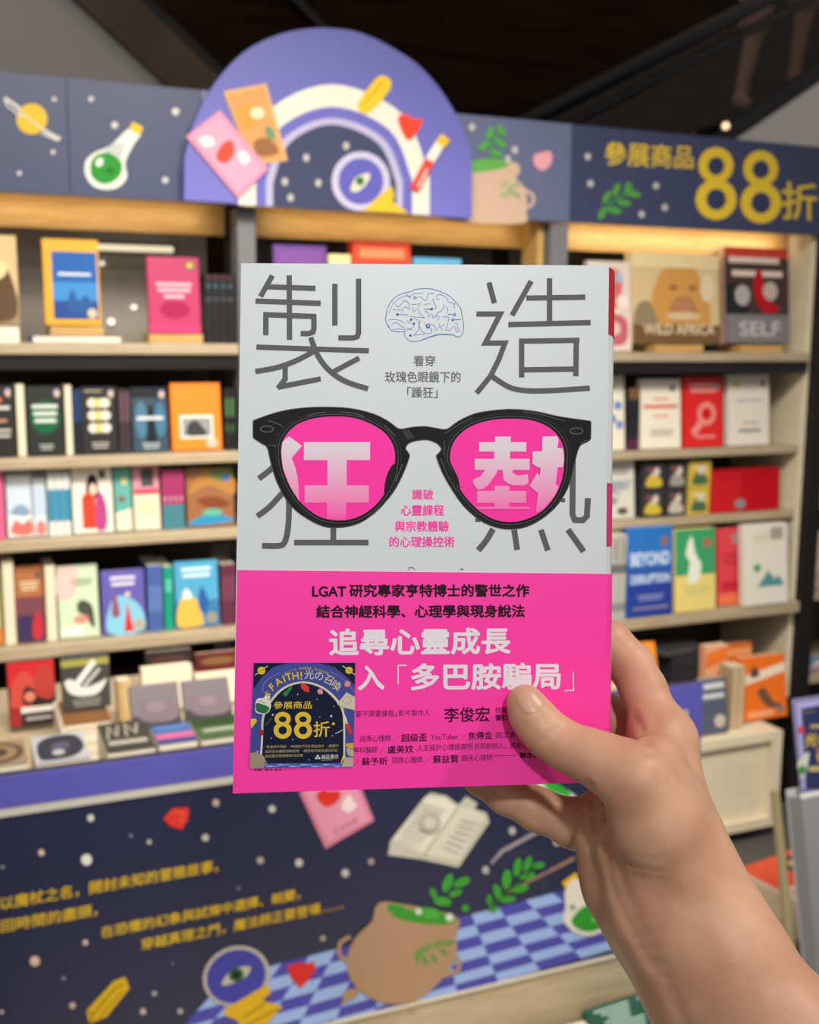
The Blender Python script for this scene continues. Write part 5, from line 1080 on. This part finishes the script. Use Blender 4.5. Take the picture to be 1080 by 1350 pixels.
index = [ch((874, 977, .469, 37), (848, 908, .480, 29), (832, 877, .487, 28.5), (804, 848, .4905, 28), (765, 850, .487, 26), (722, 868, .4835, 25), (690, 884, .4815, 23))]
middle = [ch((860, 995, .494, 36), (805, 945, .500, 27), (770, 930, .4975, 26), (730, 932, .488, 25), (692, 944, .482, 23))]
ring = [ch((844, 1035, .502, 36), (800, 985, .508, 28), (755, 972, .502, 26), (712, 984, .489, 25), (672, 996, .482, 23))]
pinky = [ch((810, 1080, .488, 36), (757, 1086, .486, 31), (708, 1067, .486, 27), (668, 1047, .486, 25), (636, 1024, .4835, 24), (612, 1006, .482, 21))]
groups = [(palm, .012), (thumb, .004), (index, .004), (middle, .004), (ring, .004), (pinky, .004)]
K2 = .0055
def march(px, py):
    d = np.array([(px-540)/F, (py-675)/F, 1.0]); dn = d/np.linalg.norm(d); s = .36
    for _ in range(90):
        v = float(field((dn*s)[None], groups, K2)[0])
        if v < 1e-5: break
        s += v*.9
    return dn*s if v < 1e-3 else None
def groove(pts, depth, sig): return ([q for q in (march(*p) for p in smooth(pts, False, 4)) if q is not None], depth, sig)
GRV = [groove(p, d*1.7, s) for p, d, s in (
    ([(716, 977), (722, 968), (733, 961), (746, 957)], .00045, .0009), ([(722, 980), (730, 970), (742, 964)], .00035, .0008), ([(702, 966), (710, 955), (724, 946)], .0002, .0010),
    ([(777, 1034), (783, 1060), (786, 1085), (792, 1112)], .0012, .0016), ([(818, 972), (834, 980), (850, 990), (872, 992)], .0008, .0016), ([(836, 944), (846, 962), (852, 980)], .0005, .0022),
    ([(700, 1050), (706, 1066), (706, 1082)], .0004, .0012),
    ([(792, 1128), (830, 1142), (870, 1150)], .0004, .0011), ([(796, 1140), (834, 1156), (872, 1160)], .0003, .001), ([(800, 1118), (836, 1128), (866, 1134)], .0003, .001), ([(770, 1052), (768, 1084), (778, 1120)], .0005, .0012), ([(798, 1128), (806, 1170), (830, 1225), (858, 1275)], .0008, .0025), ([(812, 1150), (838, 1215), (876, 1290), (900, 1350)], .0008, .004), ([(866, 948), (860, 966), (855, 980)], .0004, .0022))]
def carve(P, d):
    near = d < .004
    if near.any():
        Q = P[near]; dd = d[near]
        for pl_, dep_, sg in GRV:
            m_ = None
            for p in pl_:
                q = ((Q-p)**2).sum(-1); m_ = q if m_ is None else np.minimum(m_, q)
            dd = dd+dep_*np.exp(-m_/(sg*sg))
        d = d.copy(); d[near] = dd
    return d
wrist = c2w(hp(905, 1200, .435, 1)[0])
t = thing('person', 'bare right hand and forearm gripping the pink-banded book, thumb on its front', 'person', tuple(wrist))
me = grid_mesh('hand', groups, K2, .00095, carve)
Tm = Matrix.Identity(4)
for i in range(3):
    for j in range(3): Tm[i][j] = M[j][i]
    Tm[i][3] = CAM[i]-wrist[i]
me.transform(Tm)
bm = bmesh.new(); bm.from_mesh(me); bmesh.ops.recalc_face_normals(bm, faces=bm.faces); bm.to_mesh(me); bm.free()
me.polygons.foreach_set('use_smooth', [True]*len(me.polygons))
sk = bpy.data.materials.new('skin'); sk.use_nodes = True; nt = sk.node_tree; N = nt.nodes; L = nt.links; b = N['Principled BSDF']
tc = N.new('ShaderNodeTexCoord'); n1 = N.new('ShaderNodeTexNoise'); n1.inputs['Scale'].default_value = 38; n1.inputs['Detail'].default_value = 4
cr = N.new('ShaderNodeValToRGB'); cr.color_ramp.elements[0].color = lin('#c18d70'); cr.color_ramp.elements[1].color = lin('#d2a283'); cr.color_ramp.elements[0].position = .35; cr.color_ramp.elements[1].position = .65
n2 = N.new('ShaderNodeTexNoise'); n2.inputs['Scale'].default_value = 900; n2.inputs['Detail'].default_value = 3
vz = N.new('ShaderNodeTexVoronoi'); vz.inputs['Scale'].default_value = 1300
mxx = N.new('ShaderNodeMath'); mxx.operation = 'ADD'
bp = N.new('ShaderNodeBump'); bp.inputs['Strength'].default_value = .13; bp.inputs['Distance'].default_value = .0004
L.new(tc.outputs['Object'], n1.inputs['Vector']); L.new(n1.outputs['Fac'], cr.inputs['Fac']); L.new(cr.outputs['Color'], b.inputs['Base Color'])
L.new(tc.outputs['Object'], n2.inputs['Vector']); L.new(tc.outputs['Object'], vz.inputs['Vector']); L.new(n2.outputs['Fac'], mxx.inputs[0]); L.new(vz.outputs['Distance'], mxx.inputs[1])
L.new(mxx.outputs[0], bp.inputs['Height']); L.new(bp.outputs['Normal'], b.inputs['Normal'])
b.inputs['Roughness'].default_value = .47; b.inputs['Specular IOR Level'].default_value = .34
b.inputs['Subsurface Weight'].default_value = .15; b.inputs['Subsurface Radius'].default_value = (.009, .003, .0015); b.inputs['Subsurface Scale'].default_value = .5
link('hand', me, sk, t)
# thumb nail, laid on the skin
bm = bmesh.new(); G = {}
na, nb = 14, 14; ax = np.array([-.50, -.866]); sd = np.array([.866, -.50]); cN = np.array([699.0, 922.0])
for i in range(na+1):
    for j in range(nb+1):
        u, v_ = 2*i/na-1, 2*j/nb-1
        x = u*math.sqrt(1-v_*v_/2.6); y = v_*math.sqrt(1-u*u/2.6)
        p2 = cN+sd*x*17.5+ax*y*18.5
        p = march(*p2); k_ = 1.0
        while p is None or p[2] > .4405:
            k_ -= .05; p = march(*(cN+(p2-cN)*k_))
        p = p*(1-.00022/np.linalg.norm(p)*(1.0 if max(abs(u), abs(v_)) < .9 else .2))
        G[i, j] = bm.verts.new(c2w(p)-wrist)
for i in range(na):
    for j in range(nb): bm.faces.new((G[i, j], G[i+1, j], G[i+1, j+1], G[i, j+1]))
nm = bpy.data.materials.new('nail'); nm.use_nodes = True; q = nm.node_tree.nodes['Principled BSDF']
q.inputs['Base Color'].default_value = lin('#c6957a'); q.inputs['Roughness'].default_value = .38; q.inputs['Specular IOR Level'].default_value = .5
o = obj('thumb_nail', bm, nm, t, True); o['label'] = 'glossy pale pink thumb nail'

bpy.data.objects.remove(_to); bpy.data.curves.remove(_tc)
